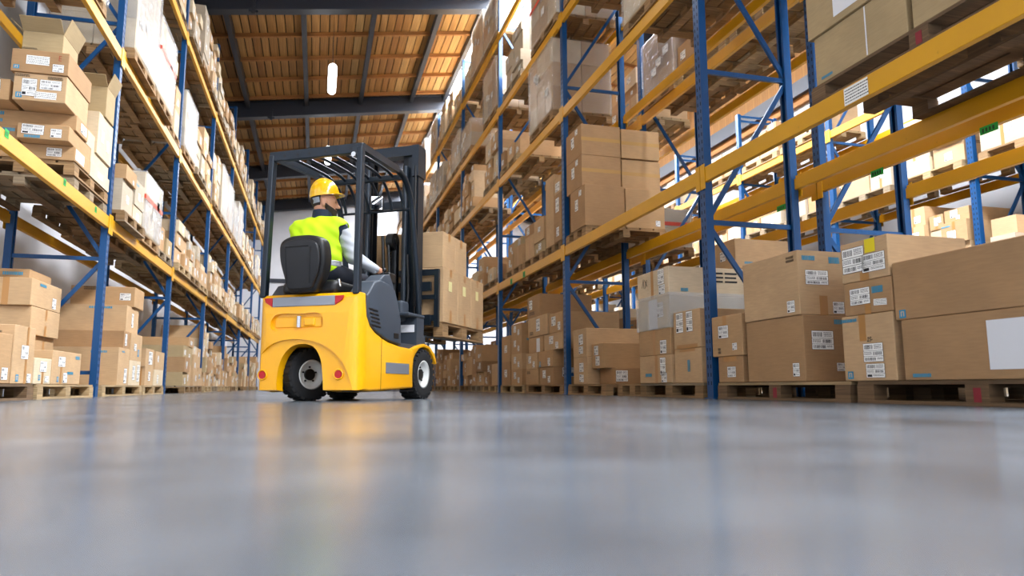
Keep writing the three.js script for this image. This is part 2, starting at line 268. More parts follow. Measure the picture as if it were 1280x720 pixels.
// ---------------------------------------------------------------- pallets
const PH = 0.14;
const palletGeo = {};
function palletPieces(len, dep) { // local: front face at x = 0, going to +x; z from 0 to -len; three blocks per side
  const bw = 0.1, key = `${len.toFixed(2)}_${dep.toFixed(2)}`;
  if (palletGeo[key]) return palletGeo[key];
  const P = { deck_board: [], stringer: [], block: [], bottom_board: [] };
  const nb = 6, w = dep / nb;
  for (let i = 0; i < nb; i++) P.deck_board.push([[i * w + 0.012, (i + 1) * w - 0.012, 0.118, PH, -len, 0]]);
  for (const z of [0, (-len + bw * 1.45) / 2, -len + bw * 1.45]) P.stringer.push([[0.004, dep - 0.004, 0.098, 0.118, z - bw * 1.45, z]]);
  for (const z of [-0.003, (-len + bw * 1.45) / 2, -len + bw * 1.45 + 0.003]) for (const x of [0.002, (dep - bw) / 2, dep - bw - 0.002]) P.block.push([[x, x + bw, 0.02, 0.098, z - bw * 1.45, z]]);
  for (const x of [0, (dep - bw) / 2, dep - bw]) P.bottom_board.push([[x, x + bw, 0, 0.02, -len, 0]]);
  const out = []; for (const k in P) for (const [b] of P[k]) out.push([k, B(...b)]);
  return palletGeo[key] = { parts: out, whole: merge(out.map((o) => o[1].clone())) };
}
const pallets = [];
function pallet(dir, xf, y, z0, z1, o = {}) { y += y > 0 ? 0.002 : 0; pallets.push({ dir, xf, y, z0, z1, dep: o.dep ?? 1.0, tone: o.tone ?? 0, label: o.label, info: o.info, stripe: o.stripe, keep: o.keep }); return y + PH; }

// ---------------------------------------------------------------- cartons
const boxes = [];
const TONE_WORD = { tan: 'tan', brown: 'brown', pale: 'pale', dark: 'umber', kraft: 'kraft', grey: 'greyish', olive: 'olive' };
function box(dir, xf, dep, y0, y1, z0, z1, tone, decals = [], o = {}) { boxes.push({ dir, xf, dep, y0, y1, z0, z1, tone, decals, ...o }); return y1; }
const pick = (r, a) => a[floor(r() * a.length)];
// a loose stack on a pallet between z0 (near) and z1 (far)
function stack(dir, xf, dep, y, z0, z1, h, seed, info, tones = ['tan', 'brown', 'kraft', 'tan', 'pale', 'olive']) {
  const r = rng(seed), len = z0 - z1, nc = max(1, round(len / (0.36 + 0.3 * r())));
  let z = z0; const cuts = []; for (let i = 0; i < nc; i++) cuts.push(0.7 + 0.6 * r()); const tot = cuts.reduce((a, b) => a + b, 0);
  for (let i = 0; i < nc; i++) {
    const w = len * cuts[i] / tot, hh = h * (0.72 + 0.36 * r()); let yy = y + 0.002, row = 0;
    while (yy < y + hh - 0.12) {
      let bh = 0.17 + 0.26 * r(); if (yy + bh > y + hh - 0.1) bh = max(0.14, min(bh, y + hh - yy));
      const tone = pick(r, tones), ins = r() * 0.09, dc = [];
      if (r() < 0.8) dc.push(['a', 0.3 + 0.4 * r(), 0.35 + 0.35 * r(), 0.12 + 0.06 * r(), 0.08 + 0.06 * r(), 'label']);
      if (r() < 0.45) dc.push(['a', 0.2 + 0.6 * r(), 0.2 + 0.3 * r(), 0.07, 0.06, 'label']);
      if (r() < 0.35) dc.push(['n', 0.3 + 0.4 * r(), 0.3 + 0.4 * r(), 0.15, 0.1, 'label']);
      if (r() < 0.5) dc.push(['a', 0.5, 0.5, 0.05, 1, 'tape']); else if (r() < 0.5) dc.push(['n', 0.5, 0.5, 0.05, 1, 'tape']);
      if (r() < 0.3) dc.push(['a', 0.2, 0.82, 0.16, 0.035, 'blueprint']);
      if (r() < 0.25) dc.push(['n', 0.25, 0.8, 0.2, 0.05, 'greyprint']);
      const z1b = z - w + 0.016 + r() * 0.03;
      box(dir, xf - dir * (0.005 + ins), dep * (0.8 + 0.15 * r()), yy, yy + bh, z - 0.004, z1b, tone, dc, { info: { ...info, row: row++ } });
      yy += bh + 0.001;
    }
    z -= w;
  }
}
const LEVEL_WORD = ['floor', 'first-level', 'second-level', 'third-level', 'top-level'];
const RACKS = {
  A: { dir: -1, xf: XA, Z: ZA, L: LBAY, lv: [0, ...LV], last: 6, name: 'skylight rack' }, B: { dir: -1, xf: XB, Z: ZA, L: LBAY, lv: [0, ...LV], last: 6, name: 'hidden back rack' },
  W: { dir: 1, xf: XW, Z: ZW, L: LBAY, lv: [0, ...LVL], last: 5, name: 'wall-side rack' }, C: { dir: -1, xf: XC, Z: ZC, L: 2.88, lv: [0, 3.24, 4.77], last: 8, name: 'second-aisle rack' },
};
const bayWord = (R, b) => ORD[min(10, RACKS[R].last - b + 1)];
const along = (R, b, z, w) => ORD[max(1, min(10, Math.ceil((RACKS[R].Z(b) - z) / w)))];
const inf = (R, lev, b) => ({ R, lev, b });
// shrink-wrapped pallet loads: cartons inside a stretch film
const wraps = [];
function wrapped(R, lev, b, z0, z1, h, seed, o = {}) {
  const k = RACKS[R], y = pallet(k.dir, k.xf + (o.out ?? 0.03) * k.dir, k.lv[lev], z0, z1, { tone: o.ptone ?? 1, info: inf(R, lev, b), keep: true });
  const r = rng(seed), x = k.xf + k.dir * (o.out ?? 0.03), dep = 0.98;
  const t = thing('wrapped_load', `stretch-wrapped carton load, ${along(R, b, (z0 + z1) / 2, 1.3)} along ${LEVEL_WORD[lev]} row, ${bayWord(R, b)} bay from end wall, ${k.name}`, 'wrapped load', [x - k.dir * dep / 2, y, (z0 + z1) / 2], 0, 'stretch-wrapped pallet loads');
  const len = z0 - z1, rows = max(2, round(h / 0.36)), cols = max(2, round(len / 0.42));
  for (let i = 0; i < rows; i++) for (let j = 0; j < cols; j++) for (const s of [0, 1]) {
    const g = new THREE.BoxGeometry(dep / 2 - 0.02, h / rows - 0.004, len / cols - 0.01), m = part('carton', uvBox(g), cardMat[pick(r, o.tones ?? ['pale', 'tan', 'grey', 'pale'])], t);
    m.position.set((s - 0.5) * dep / 2 * 0.98, h / rows * (i + 0.5), -len / 2 + len / cols * (j + 0.5));
  }
  const F = RB(dep + 0.03, h + 0.015, len + 0.03, 0.02, 2); const f = part('stretch_film', F, filmMat, t); f.position.y = h / 2 + 0.008;
  if (o.tape) { const tp = part('red_tape', merge([B(-dep / 2 - 0.018, dep / 2 + 0.018, h * 0.55, h * 0.55 + 0.06, len / 2 + 0.016, len / 2 + 0.019), B(-k.dir * -1 * (dep / 2 + 0.017), -k.dir * -1 * (dep / 2 + 0.02), h * 0.55, h * 0.55 + 0.06, -len / 2, len / 2)]), redTape, t, 'red printed packing tape'); }
  for (let i = 0; i < 3; i++) { const pl = part('shipping_label', new THREE.PlaneGeometry(0.16, 0.12), labelMats[floor(r() * 5)], t); pl.position.set(k.dir * (dep / 2 + 0.02), h * (0.25 + 0.5 * r()), -len * 0.35 + len * 0.7 * r()); pl.rotation.y = k.dir * PI / 2; }
}
function lot(R, lev, b, z0, z1, h, seed, o = {}) { // pallet with loose cartons
  const k = RACKS[R], out = o.out ?? 0.02, i = inf(R, lev, b);
  const y = pallet(k.dir, k.xf + out * k.dir, k.lv[lev], z0, z1, { tone: o.ptone ?? floor(hash(seed, 3, 5) * 4), info: i });
  if (h > 0) stack(k.dir, k.xf + out * k.dir, o.dep ?? 0.95, y, z0 - 0.01, z1 + 0.01, h, seed, i, o.tones);
}

// ---- wall-side rack, floor, near bay (measured)
const W0 = inf('W', 0, -1);
pallet(1, XW, 0, -7.49, -9.21, { tone: 0, info: W0 }); pallet(1, XW, 0, -5.7, -7.4, { tone: 4, info: W0 });
{
  const L = (c, f) => [['a', c, f, 0.14, 0.12, 'label']], f = -2.46, y = PH + 0.001;
  box(1, f, 0.7, y, 0.64, -6.91, -7.38, 'tan', [['a', 0.52, 0.55, 0.16, 0.12, 'label'], ['a', 0.25, 0.1, 0.06, 0.06, 'blue'], ['a', 0.8, 0.1, 0.09, 0.08, 'label'], ['a', 0.62, 0.5, 0.045, 1, 'tape'], ['n', 0.8, 0.85, 0.1, 0.05, 'greyprint']], { label: 'tall tan carton on floor pallet beside two small cartons, wall-side rack' });
  box(1, f, 0.7, y, 0.55, -6.3, -6.88, 'kraft', [['a', 0.8, 0.2, 0.12, 0.1, 'label'], ['a', 0.5, 0.5, 0.05, 1, 'tape']], { info: W0 });
  box(1, f, 0.38, y, 0.38, -7.41, -7.84, 'pale', [['a', 0.5, 0.68, 0.17, 0.1, 'label'], ['a', 0.5, 0.3, 0.05, 0.6, 'tape'], ['a', 0.3, 0.25, 0.05, 0.05, 'blue'], ['a', 0.75, 0.2, 0.1, 0.06, 'label']], { label: 'small pale carton with big white label on floor pallet, wall-side rack' });
  box(1, f, 0.38, y, 0.47, -7.86, -8.73, 'tan', [['a', 0.3, 0.68, 0.2, 0.1, 'label'], ['a', 0.85, 0.85, 0.14, 0.05, 'blueprint'], ['a', 0.62, 0.35, 0.2, 0.04, 'blueprint'], ['a', 0.45, 0.2, 0.12, 0.1, 'label'], ['a', 0.2, 0.15, 0.05, 0.05, 'blue'], ['a', 0.3, 0.3, 0.05, 0.6, 'tape']], { label: 'tan carton with blue print in front of a taller stack, wall-side rack' });
  box(1, -2.9, 0.58, y, 0.655, -8.45, -9.25, 'kraft', [['a', 0.6, 0.75, 0.05, 0.5, 'tape']], { label: 'brown carton under two wide cartons, behind blue-printed carton, wall-side rack' });
  box(1, -2.86, 0.62, 0.656, 0.95, -8.4, -9.25, 'tan', [['a', 0.5, 0.8, 0.06, 0.4, 'tape'], ['a', 0.5, 0.2, 0.06, 0.4, 'tape'], ['n', 0.4, 0.7, 0.1, 0.12, 'tape']], { label: 'wide tan carton, middle of the stack beside the blue rack post, wall-side rack' });
  box(1, -2.86, 0.45, 0.951, 1.235, -8.35, -9.25, 'tan', [['n', 0.48, 0.5, 0.06, 1, 'tape'], ['a', 0.35, 0.85, 0.2, 0.04, 'blueprint'], ['a', 0.75, 0.3, 0.12, 0.12, 'label']], { label: 'tan carton with taped front, topmost of stack beside rack post, wall-side rack' });
  box(1, -2.98, 0.5, 1.236, 1.36, -8.6, -9.25, 'kraft', [['n', 0.7, 0.6, 0.2, 0.05, 'blueprint']], { info: W0 });
}
// ---- wall-side rack, floor, next bay (measured)
{
  const I = inf('W', 0, 0), f = -2.46, y = PH + 0.001;
  pallet(1, XW, 0, -9.56, -11.6, { tone: 0, info: I }); pallet(1, XW, 0, -11.66, -13.15, { tone: 0, info: I });
  box(1, f, 0.9, y, 0.625, -10.23, -10.8, 'tan', [['n', 0.75, 0.88, 0.2, 0.04, 'blueprint'], ['a', 0.7, 0.25, 0.14, 0.2, 'label'], ['a', 0.4, 0.9, 0.15, 0.03, 'blueprint']], { info: I });
  box(1, f, 0.9, 0.626, 0.85, -10.43, -10.72, 'brown', [['n', 0.22, 0.3, 0.2, 0.09, 'blueprint'], ['a', 0.6, 0.5, 0.1, 0.16, 'label']], { info: I });
  box(1, f - 0.05, 0.9, 0.851, 1.22, -10.7, -11.38, 'tan', [['n', 0.65, 0.9, 0.3, 0.04, 'blueprint'], ['a', 0.5, 0.5, 0.1, 0.2, 'label']], { info: I });
  box(1, f, 0.9, y, 0.48, -10.82, -11.47, 'pale', [['a', 0.4, 0.5, 0.14, 0.2, 'label'], ['a', 0.8, 0.5, 0.14, 0.24, 'label']], { info: I });
  box(1, f, 0.9, 0.481, 0.85, -10.82, -11.47, 'tan', [['a', 0.4, 0.5, 0.14, 0.1, 'label'], ['a', 0.7, 0.3, 0.08, 0.1, 'blue']], { info: I });
  box(1, f - 0.02, 0.8, 1.221, 1.5, -10.95, -11.5, 'kraft', [['n', 0.85, 0.5, 0.14, 0.1, 'label'], ['n', 0.35, 0.9, 0.25, 0.05, 'greyprint']], { label: 'flat kraft carton topmost of the tall floor stack beside second rack post', info: I });
  box(1, f, 0.7, y, 0.415, -11.79, -12.34, 'tan', [['a', 0.5, 0.5, 0.14, 0.14, 'label'], ['n', 0.9, 0.5, 0.05, 1, 'tape']], { info: I });
  box(1, f, 0.7, 0.416, 0.69, -11.76, -12.31, 'tan', [['a', 0.6, 0.5, 0.25, 0.2, 'label']], { info: I });
  box(1, f, 0.7, y, 0.39, -12.4, -13.1, 'pale', [['a', 0.6, 0.4, 0.1, 0.14, 'label']], { info: I });
  box(1, f, 0.8, 0.391, 0.68, -12.44, -13.12, 'tan', [['a', 0.3, 0.6, 0.1, 0.1, 'label']], { info: I });
}
// ---- wall-side rack, first level, near bay (measured)
{
  const I = inf('W', 1, -1), f = -2.46;
  pallet(1, f, LV[0], -8.05, -9.25, { tone: 3, info: I }); pallet(1, f, LV[0] + PH, -8.02, -9.25, { tone: 1, info: I });
  const n = (s) => `${s} on first-level pallet, wall-side rack`, y0 = LV[0] + 2 * PH + 0.004;
  box(1, f, 0.95, y0, 2.56, -8.0, -8.5, 'kraft', [['n', 0.8, 0.5, 0.14, 0.09, 'label'], ['a', 0.3, 0.5, 0.28, 0.11, 'label']], { label: n('flat kraft carton with two labels, lowest row'), info: I });
  box(1, f, 0.95, y0, 2.56, -8.51, -9.25, 'pale', [['a', 0.5, 0.6, 0.2, 0.06, 'label']], { info: I });
  box(1, f - 0.02, 0.46, 2.561, 2.72, -7.84, -8.55, 'kraft', [['n', 0.3, 0.6, 0.2, 0.1, 'label'], ['n', 0.75, 0.45, 0.1, 0.09, 'label'], ['n', 0.3, 0.15, 0.15, 0.04, 'blueprint']], { label: n('kraft carton with two white labels, second row'), info: I });
  box(1, f - 0.5, 0.45, 2.561, 2.72, -7.95, -8.5, 'brown', [['n', 0.8, 0.7, 0.12, 0.05, 'blueprint']], { info: I });
  box(1, f - 0.02, 0.8, 2.561, 2.72, -8.56, -9.25, 'pale', [], { info: I });
  box(1, f, 0.95, 2.721, 2.885, -7.97, -8.35, 'kraft', [['n', 0.22, 0.75, 0.2, 0.05, 'blueprint'], ['n', 0.22, 0.3, 0.18, 0.05, 'blueprint'], ['a', 0.6, 0.5, 0.2, 0.1, 'label']], { label: n('wide flat kraft carton with blue print, third row'), info: I });
  box(1, f - 0.02, 0.8, 2.721, 2.885, -8.36, -8.66, 'pale', [], { info: I });
  box(1, f - 0.02, 0.46, 2.886, 3.165, -7.66, -8.35, 'tan', [['n', 0.12, 0.18, 0.055, 0.055, 'blue'], ['n', 0.3, 0.48, 0.13, 0.18, 'label'], ['n', 0.7, 0.62, 0.19, 0.1, 'label'], ['n', 0.62, 0.22, 0.19, 0.07, 'label'], ['n', 0.15, 0.9, 0.14, 0.03, 'greyprint'], ['n', 0.78, 0.88, 0.14, 0.03, 'greyprint']], { label: n('tan carton with three labels and blue square'), info: I });
  box(1, f - 0.52, 0.4, 2.886, 3.1, -7.7, -8.3, 'kraft', [['n', 0.55, 0.7, 0.2, 0.1, 'label'], ['n', 0.6, 0.3, 0.16, 0.07, 'label']], { label: n('brown carton with two labels, deeper in the shelf'), info: I });
  box(1, f - 0.01, 0.5, 3.166, 3.40, -7.64, -8.37, 'brown', [['n', 0.1, 0.2, 0.05, 0.04, 'blue'], ['n', 0.46, 0.55, 0.2, 0.09, 'label'], ['n', 0.82, 0.28, 0.1, 0.08, 'label'], ['n', 0.84, 0.72, 0.07, 0.08, 'redE']], { label: n('brown carton marked with a red letter E'), info: I });
  box(1, f - 0.08, 0.36, 3.401, 3.6, -7.66, -8.1, 'olive', [['n', 0.2, 0.1, 0.14, 0.02, 'greyprint']], { label: 'olive carton with open top flaps, topmost of first-level stack, wall-side rack', info: I, open: true });
  box(1, f, 0.8, 2.721, 3.2, -8.68, -9.25, 'pale', [['a', 0.3, 0.5, 0.1, 0.14, 'label'], ['a', 0.7, 0.4, 0.1, 0.14, 'label']], { info: I });
  box(1, f + 0.02, 0.7, 3.201, 3.56, -8.84, -9.18, 'olive', [['n', 0.2, 0.1, 0.1, 0.03, 'greyprint']], { label: 'narrow carton with one raised flap beside the blue post, wall-side rack', info: I, open: true });
}
// ---- the rest of the wall-side rack
const cream = ['pale', 'tan', 'pale', 'grey', 'kraft'];
lot('W', 1, 0, -9.5, -10.6, 0.75, 611, { out: 0.12, tones: cream }); wrapped('W', 1, 0, -10.75, -11.85, 0.85, 612, { tape: true, out: 0.05 }); lot('W', 1, 0, -11.95, -13.1, 0.45, 613);
wrapped('W', 2, -1, -5.75, -7.1, 1.35, 621, { out: 0.12 }); wrapped('W', 2, -1, -7.2, -8.5, 1.5, 622, { tones: ['pale', 'grey'] }); wrapped('W', 2, 0, -9.5, -10.75, 1.6, 623, { out: 0.1, tones: ['pale', 'grey'] });
wrapped('W', 2, 0, -10.85, -11.95, 1.15, 624, { tape: true, out: 0.1 }); lot('W', 2, 0, -12.05, -13.1, 1.2, 625, { tones: cream });
for (let b = 1; b <= 5; b++) for (let lev = 0; lev < 4; lev++) for (let s = 0; s < 3; s++) {
  const z0 = ZW(b) - 0.1 - s * 1.26, seed = 700 + b * 40 + lev * 8 + s, r = rng(seed + 9000);
  const h = [1.25, 0.75, 1.1, 1.0][lev] * (0.65 + 0.55 * r());
  if (r() < 0.08) continue;
  if (lev === 2 && r() < 0.25) wrapped('W', lev, b, z0, z0 - 1.18, h * 1.05, seed, { out: 0.05 }); else lot('W', lev, b, z0, z0 - 1.18, h, seed, { out: 0.02 + r() * 0.08, tones: lev ? cream : undefined });
}
for (let s = 0; s < 3; s++) lot('W', 3, 0, ZW(0) - 0.1 - s * 1.26, ZW(0) - 1.28 - s * 1.26, 1.0, 690 + s, { tones: cream });

// ---- skylight rack, floor, near bay (measured)
{
  const I = inf('A', 0, -1), f = 3.43, y = PH + 0.001;
  pallet(-1, f, 0, -4.04, -5.68, { tone: 4, info: I, stripe: true }); pallet(-1, f, 0, -2.2, -3.98, { tone: 4, info: I, stripe: true });
  const n = (s) => `${s} on floor pallet, skylight rack`;
  box(-1, f, 0.8, y, 0.63, -4.48, -5.2, 'brown', [['a', 0.86, 0.18, 0.075, 0.1, 'label'], ['n', 0.2, 0.62, 0.19, 0.14, 'label'], ['n', 0.4, 0.22, 0.1, 0.06, 'label'], ['n', 0.42, 0.9, 0.14, 0.05, 'blueprint']], { label: n('big brown carton under another big carton') });
  box(-1, f - 0.01, 0.8, 0.631, 1.115, -4.49, -5.2, 'tan', [['a', 0.86, 0.14, 0.09, 0.09, 'label'], ['a', 0.88, 0.88, 0.1, 0.05, 'greyprint'], ['n', 0.2, 0.58, 0.2, 0.11, 'label'], ['n', 0.42, 0.12, 0.1, 0.09, 'label'], ['n', 0.12, 0.88, 0.12, 0.05, 'blueprint'], ['n', 0.4, 0.86, 0.1, 0.07, 'blueprint'], ['n', 0.26, 0.14, 0.07, 0.3, 'tape']], { label: n('big tan carton with faint blue print stacked on brown carton') });
  box(-1, f, 0.4, y, 0.365, -5.27, -5.65, 'brown', [['a', 0.55, 0.4, 0.13, 0.09, 'label'], ['a', 0.5, 0.9, 0.2, 0.2, 'tape']], { label: n('small brown carton lowest beside the blue post') });
  box(-1, f - 0.01, 0.42, 0.366, 0.72, -5.25, -5.72, 'kraft', [['a', 0.4, 0.6, 0.16, 0.11, 'label'], ['a', 0.76, 0.22, 0.07, 0.06, 'label'], ['a', 0.25, 0.14, 0.05, 0.06, 'greyprint'], ['a', 0.45, 0.88, 0.06, 0.24, 'tape'], ['n', 0.3, 0.9, 0.14, 0.05, 'greyprint']], { label: n('kraft carton with penned strokes on a smaller carton') });
  box(-1, f, 0.6, y, 0.57, -3.63, -4.08, 'tan', [['a', 0.6, 0.42, 0.17, 0.12, 'label'], ['a', 0.62, 0.15, 0.16, 0.09, 'label'], ['a', 0.13, 0.09, 0.05, 0.05, 'blue'], ['a', 0.42, 0.8, 0.06, 0.4, 'tape'], ['a', 0.55, 0.62, 0.1, 0.06, 'pen25'], ['a', 0.15, 0.93, 0.15, 0.03, 'blueprint']], { label: n('upright tan carton with pen number, under two flatter cartons') });
  box(-1, f, 0.6, 0.571, 0.79, -3.62, -4.04, 'brown', [['a', 0.35, 0.55, 0.18, 0.11, 'label'], ['a', 0.72, 0.68, 0.1, 0.06, 'blueprint'], ['a', 0.76, 0.3, 0.11, 0.04, 'label'], ['a', 0.5, 0.15, 0.05, 0.3, 'tape']], { label: n('flat brown carton in middle of the three-high column') });
  box(-1, f, 0.62, 0.791, 1.06, -3.63, -4.05, 'tan', [['a', 0.28, 0.55, 0.2, 0.17, 'label'], ['a', 0.7, 0.4, 0.2, 0.12, 'label'], ['a', 0.65, 0.82, 0.09, 0.09, 'yellow'], ['a', 0.5, 0.1, 0.08, 0.2, 'tape'], ['n', 0.55, 0.2, 0.25, 0.03, 'greyprint']], { label: n('tan carton with yellow sticker, topmost of the three-high column') });
  box(-1, f, 0.85, y, 0.505, -2.25, -3.57, 'brown', [['a', 0.1, 0.08, 0.14, 0.03, 'blueprint'], ['a', 0.52, 0.5, 0.22, 0.26, 'paper']], { label: n('very long brown carton with torn white paper, below another') });
  box(-1, f, 0.85, 0.506, 0.865, -2.25, -3.61, 'brown', [['a', 0.045, 0.1, 0.05, 0.05, 'blue']], { label: n('very long brown carton with blue square, on top of another') });
}
// ---- skylight rack, floor, next bay (measured)
{
  const I = inf('A', 0, 0), f = 3.43, y = PH + 0.001, n = (s) => `${s}, floor pallet, skylight rack`;
  pallet(-1, f, 0, -5.93, -7.26, { tone: 2, info: I }); pallet(-1, f, 0, -8.23, -9.6, { tone: 1, info: I }); pallet(-1, f + 0.12, 0, -7.3, -8.15, { tone: 1, info: I });
  box(-1, f, 0.9, y, 0.43, -6.52, -7.25, 'tan', [['a', 0.75, 0.6, 0.12, 0.18, 'label'], ['a', 0.78, 0.2, 0.12, 0.1, 'label'], ['a', 0.3, 0.3, 0.16, 0.05, 'blueprint'], ['a', 0.55, 0.5, 0.06, 1, 'tape']], { label: n('tan carton with labels, lowest of the film-banded stack') });
  box(-1, f, 0.9, 0.431, 0.7, -6.52, -7.25, 'kraft', [['a', 0.78, 0.3, 0.14, 0.14, 'label'], ['a', 0.5, 0.5, 0.06, 1, 'tape']], { label: n('kraft carton with one label, second of film-banded stack') });
  box(-1, f, 0.9, 0.701, 1.03, -6.52, -7.25, 'pale', [['a', 0.72, 0.6, 0.14, 0.16, 'label'], ['a', 0.5, 0.1, 0.2, 0.34, 'paper'], ['n', 0.4, 0.5, 0.2, 0.04, 'blueprint']], { label: n('pale carton with hanging white sheet under stretch film') });
  box(-1, f, 0.9, 1.031, 1.33, -6.53, -7.26, 'pale', [['a', 0.78, 0.7, 0.14, 0.16, 'label'], ['a', 0.8, 0.25, 0.14, 0.1, 'label'], ['a', 0.25, 0.6, 0.16, 0.16, 'penx'], ['a', 0.5, 0.5, 0.06, 1, 'tape'], ['n', 0.2, 0.2, 0.09, 0.05, 'blueprint'], ['n', 0.75, 0.65, 0.3, 0.14, 'black']], { label: n('pale carton with black print, topmost of film-banded stack') });
  box(-1, f + 0.02, 0.5, y, 0.47, -5.97, -6.49, 'tan', [['a', 0.55, 0.5, 0.05, 0.16, 'blueprint'], ['a', 0.5, 0.95, 0.3, 0.08, 'tape']], { label: n('tan carton with vertical blue print below a labelled carton') });
  box(-1, f + 0.02, 0.5, 0.471, 0.84, -5.97, -6.49, 'tan', [['a', 0.25, 0.7, 0.14, 0.2, 'label'], ['a', 0.62, 0.7, 0.12, 0.2, 'label'], ['a', 0.5, 0.06, 0.4, 0.1, 'tape']], { label: n('tan carton with two tall labels, front column') });
  const film = thing('stretch_film_band', 'crinkled clear stretch film band round the pale carton stack', 'film', [f + 0.45, 0.7, -6.885]); for (const [w, d, x, z] of [[0.003, 0.76, -0.465, 0], [0.003, 0.76, 0.465, 0], [0.93, 0.003, 0, 0.38], [0.93, 0.003, 0, -0.385]]) part('film_sheet', uvBox(new THREE.BoxGeometry(w, 0.36, d)), filmMat, film).position.set(x, 0.18, z);
  const n2 = (s) => `${s}, floor pallet before the second post, skylight rack`;
  box(-1, f, 0.36, y, 0.5, -8.84, -9.36, 'tan', [['a', 0.6, 0.62, 0.16, 0.12, 'label'], ['a', 0.6, 0.22, 0.16, 0.1, 'label'], ['n', 0.6, 0.7, 0.16, 0.12, 'label']], { label: n2('narrow upright tan carton with labels, lowest') });
  box(-1, f, 0.9, 0.501, 0.88, -8.85, -9.36, 'tan', [['a', 0.6, 0.62, 0.16, 0.14, 'label'], ['a', 0.6, 0.25, 0.16, 0.1, 'label']], { label: n2('wide tan carton, topmost') });
  box(-1, f + 0.06, 0.85, 0.341, 0.66, -8.42, -8.82, 'kraft', [['a', 0.4, 0.72, 0.14, 0.12, 'label'], ['a', 0.5, 0.3, 0.14, 0.12, 'label'], ['n', 0.75, 0.6, 0.16, 0.04, 'greyprint']], { label: n2('kraft carton with faint grey print, upper front') });
  box(-1, f + 0.16, 0.75, y, 0.34, -8.3, -8.8, 'brown', [['n', 0.12, 0.5, 0.16, 0.14, 'label']], { label: n2('flat brown carton with one label, lower front') });
}
// ---- skylight rack, first level (measured)
{
  let I = inf('A', 1, -1), f = 3.43; const y = LV[0] + PH + 0.004;
  pallet(-1, f, LV[0], -2.3, -4.24, { tone: 4, info: I, stripe: true, label: 'dark pallet with red stripe on first-level beam, overhead in skylight rack' });
  box(-1, f + 0.02, 0.9, y, 2.63, -3.36, -4.2, 'olive', [['a', 0.14, 0.1, 0.12, 0.03, 'blueprint'], ['a', 0.6, 0.5, 0.012, 0.9, 'white']], { label: 'olive tan carton overhead on first-level pallet of skylight rack, lower one' });
  box(-1, f, 0.9, 2.631, 3.2, -3.34, -4.24, 'olive', [['a', 0.5, 0.35, 0.34, 0.3, 'paper'], ['a', 0.9, 0.3, 0.1, 0.1, 'label']], { label: 'olive carton with large white sheet overhead on first level, skylight rack' });
  box(-1, f + 0.02, 0.9, y, 2.7, -2.4, -3.32, 'olive', [['a', 0.2, 0.4, 0.05, 0.07, 'blue'], ['a', 0.45, 0.5, 0.14, 0.05, 'blueprint'], ['a', 0.6, 0.7, 0.1, 0.08, 'label']], { label: 'olive tan carton with blue square overhead on first level, skylight rack' });
  box(-1, f, 0.9, 2.701, 3.2, -2.4, -3.3, 'olive', [], { info: I });
  I = inf('A', 1, 0);
  const p = pallet(-1, f, LV[0], -8.82, -9.62, { tone: 1, info: I, dep: 1.2 }), e = (s) => `${s} of the six big brown cartons, first level, skylight rack`;
  const lay = [[p + 0.001, 2.84, -8.83, -9.4, 'bottom'], [2.841, 3.285, -8.93, -9.55, 'middle'], [3.286, 3.73, -8.93, -9.55, 'top']];
  for (const [y0, y1, z0, z1, w] of lay) for (const s of [0, 1]) box(-1, f + s * 0.6, 0.585, y0, y1 - (s ? 0.02 : 0), z0, z1, s ? 'kraft' : 'brown', [...(w === 'bottom' ? [['n', 0.82, 0.14, 0.07, 0.08, 'label']] : [['n', 0.5, 0.52, 1, 0.05, 'htape']]), ['a', 0.45, 0.6, 0.12, 0.16, 'label'], ['a', 0.7, 0.85, 0.1, 0.08, 'label']], { label: e(`${w} ${s ? 'inner' : 'aisle-side'} carton`) });
  I = inf('A', 1, 1);
  const q = pallet(-1, f, LV[0], -9.8, -10.6, { tone: 2, info: I }) + 0.001, m = ['label', 'label'];
  box(-1, f, 0.8, q, 2.56, -9.8, -10.12, 'brown', [['a', 0.5, 0.5, 0.12, 0.14, 'label']], { info: I }); box(-1, f, 0.8, 2.561, 3.0, -9.8, -10.14, 'brown', [['a', 0.5, 0.6, 0.16, 0.22, 'label']], { info: I }); box(-1, f, 0.8, 3.001, 3.25, -9.8, -10.1, 'tan', [['a', 0.5, 0.4, 0.2, 0.14, 'label']], { info: I });
  box(-1, f + 0.02, 0.75, q, 3.38, -10.2, -10.6, 'tan', [], { label: 'tall plain tan carton standing on first-level pallet of skylight rack' });
  pallet(-1, f, LV[0], -10.75, -11.9, { tone: 1, info: I }); pallet(-1, f, LV[0], -12.0, -13.1, { tone: 1, info: I });
  stack(-1, f, 0.9, q, -10.76, -11.9, 0.65, 801, I); stack(-1, f, 0.9, q, -12.01, -13.1, 0.5, 802, I);
}
// ---- overhead loads of the near bays, which shade the cartons below
for (const [lev, z0, z1] of [[2, -2.3, -3.6], [2, -4.1, -5.5], [3, -2.3, -3.6], [3, -4.1, -5.5], [2, -6.1, -7.4]]) wrapped('A', lev, lev === 2 && z0 < -6 ? 0 : -1, z0, z1, 1.0, 840 + lev * 9 + round(-z0));
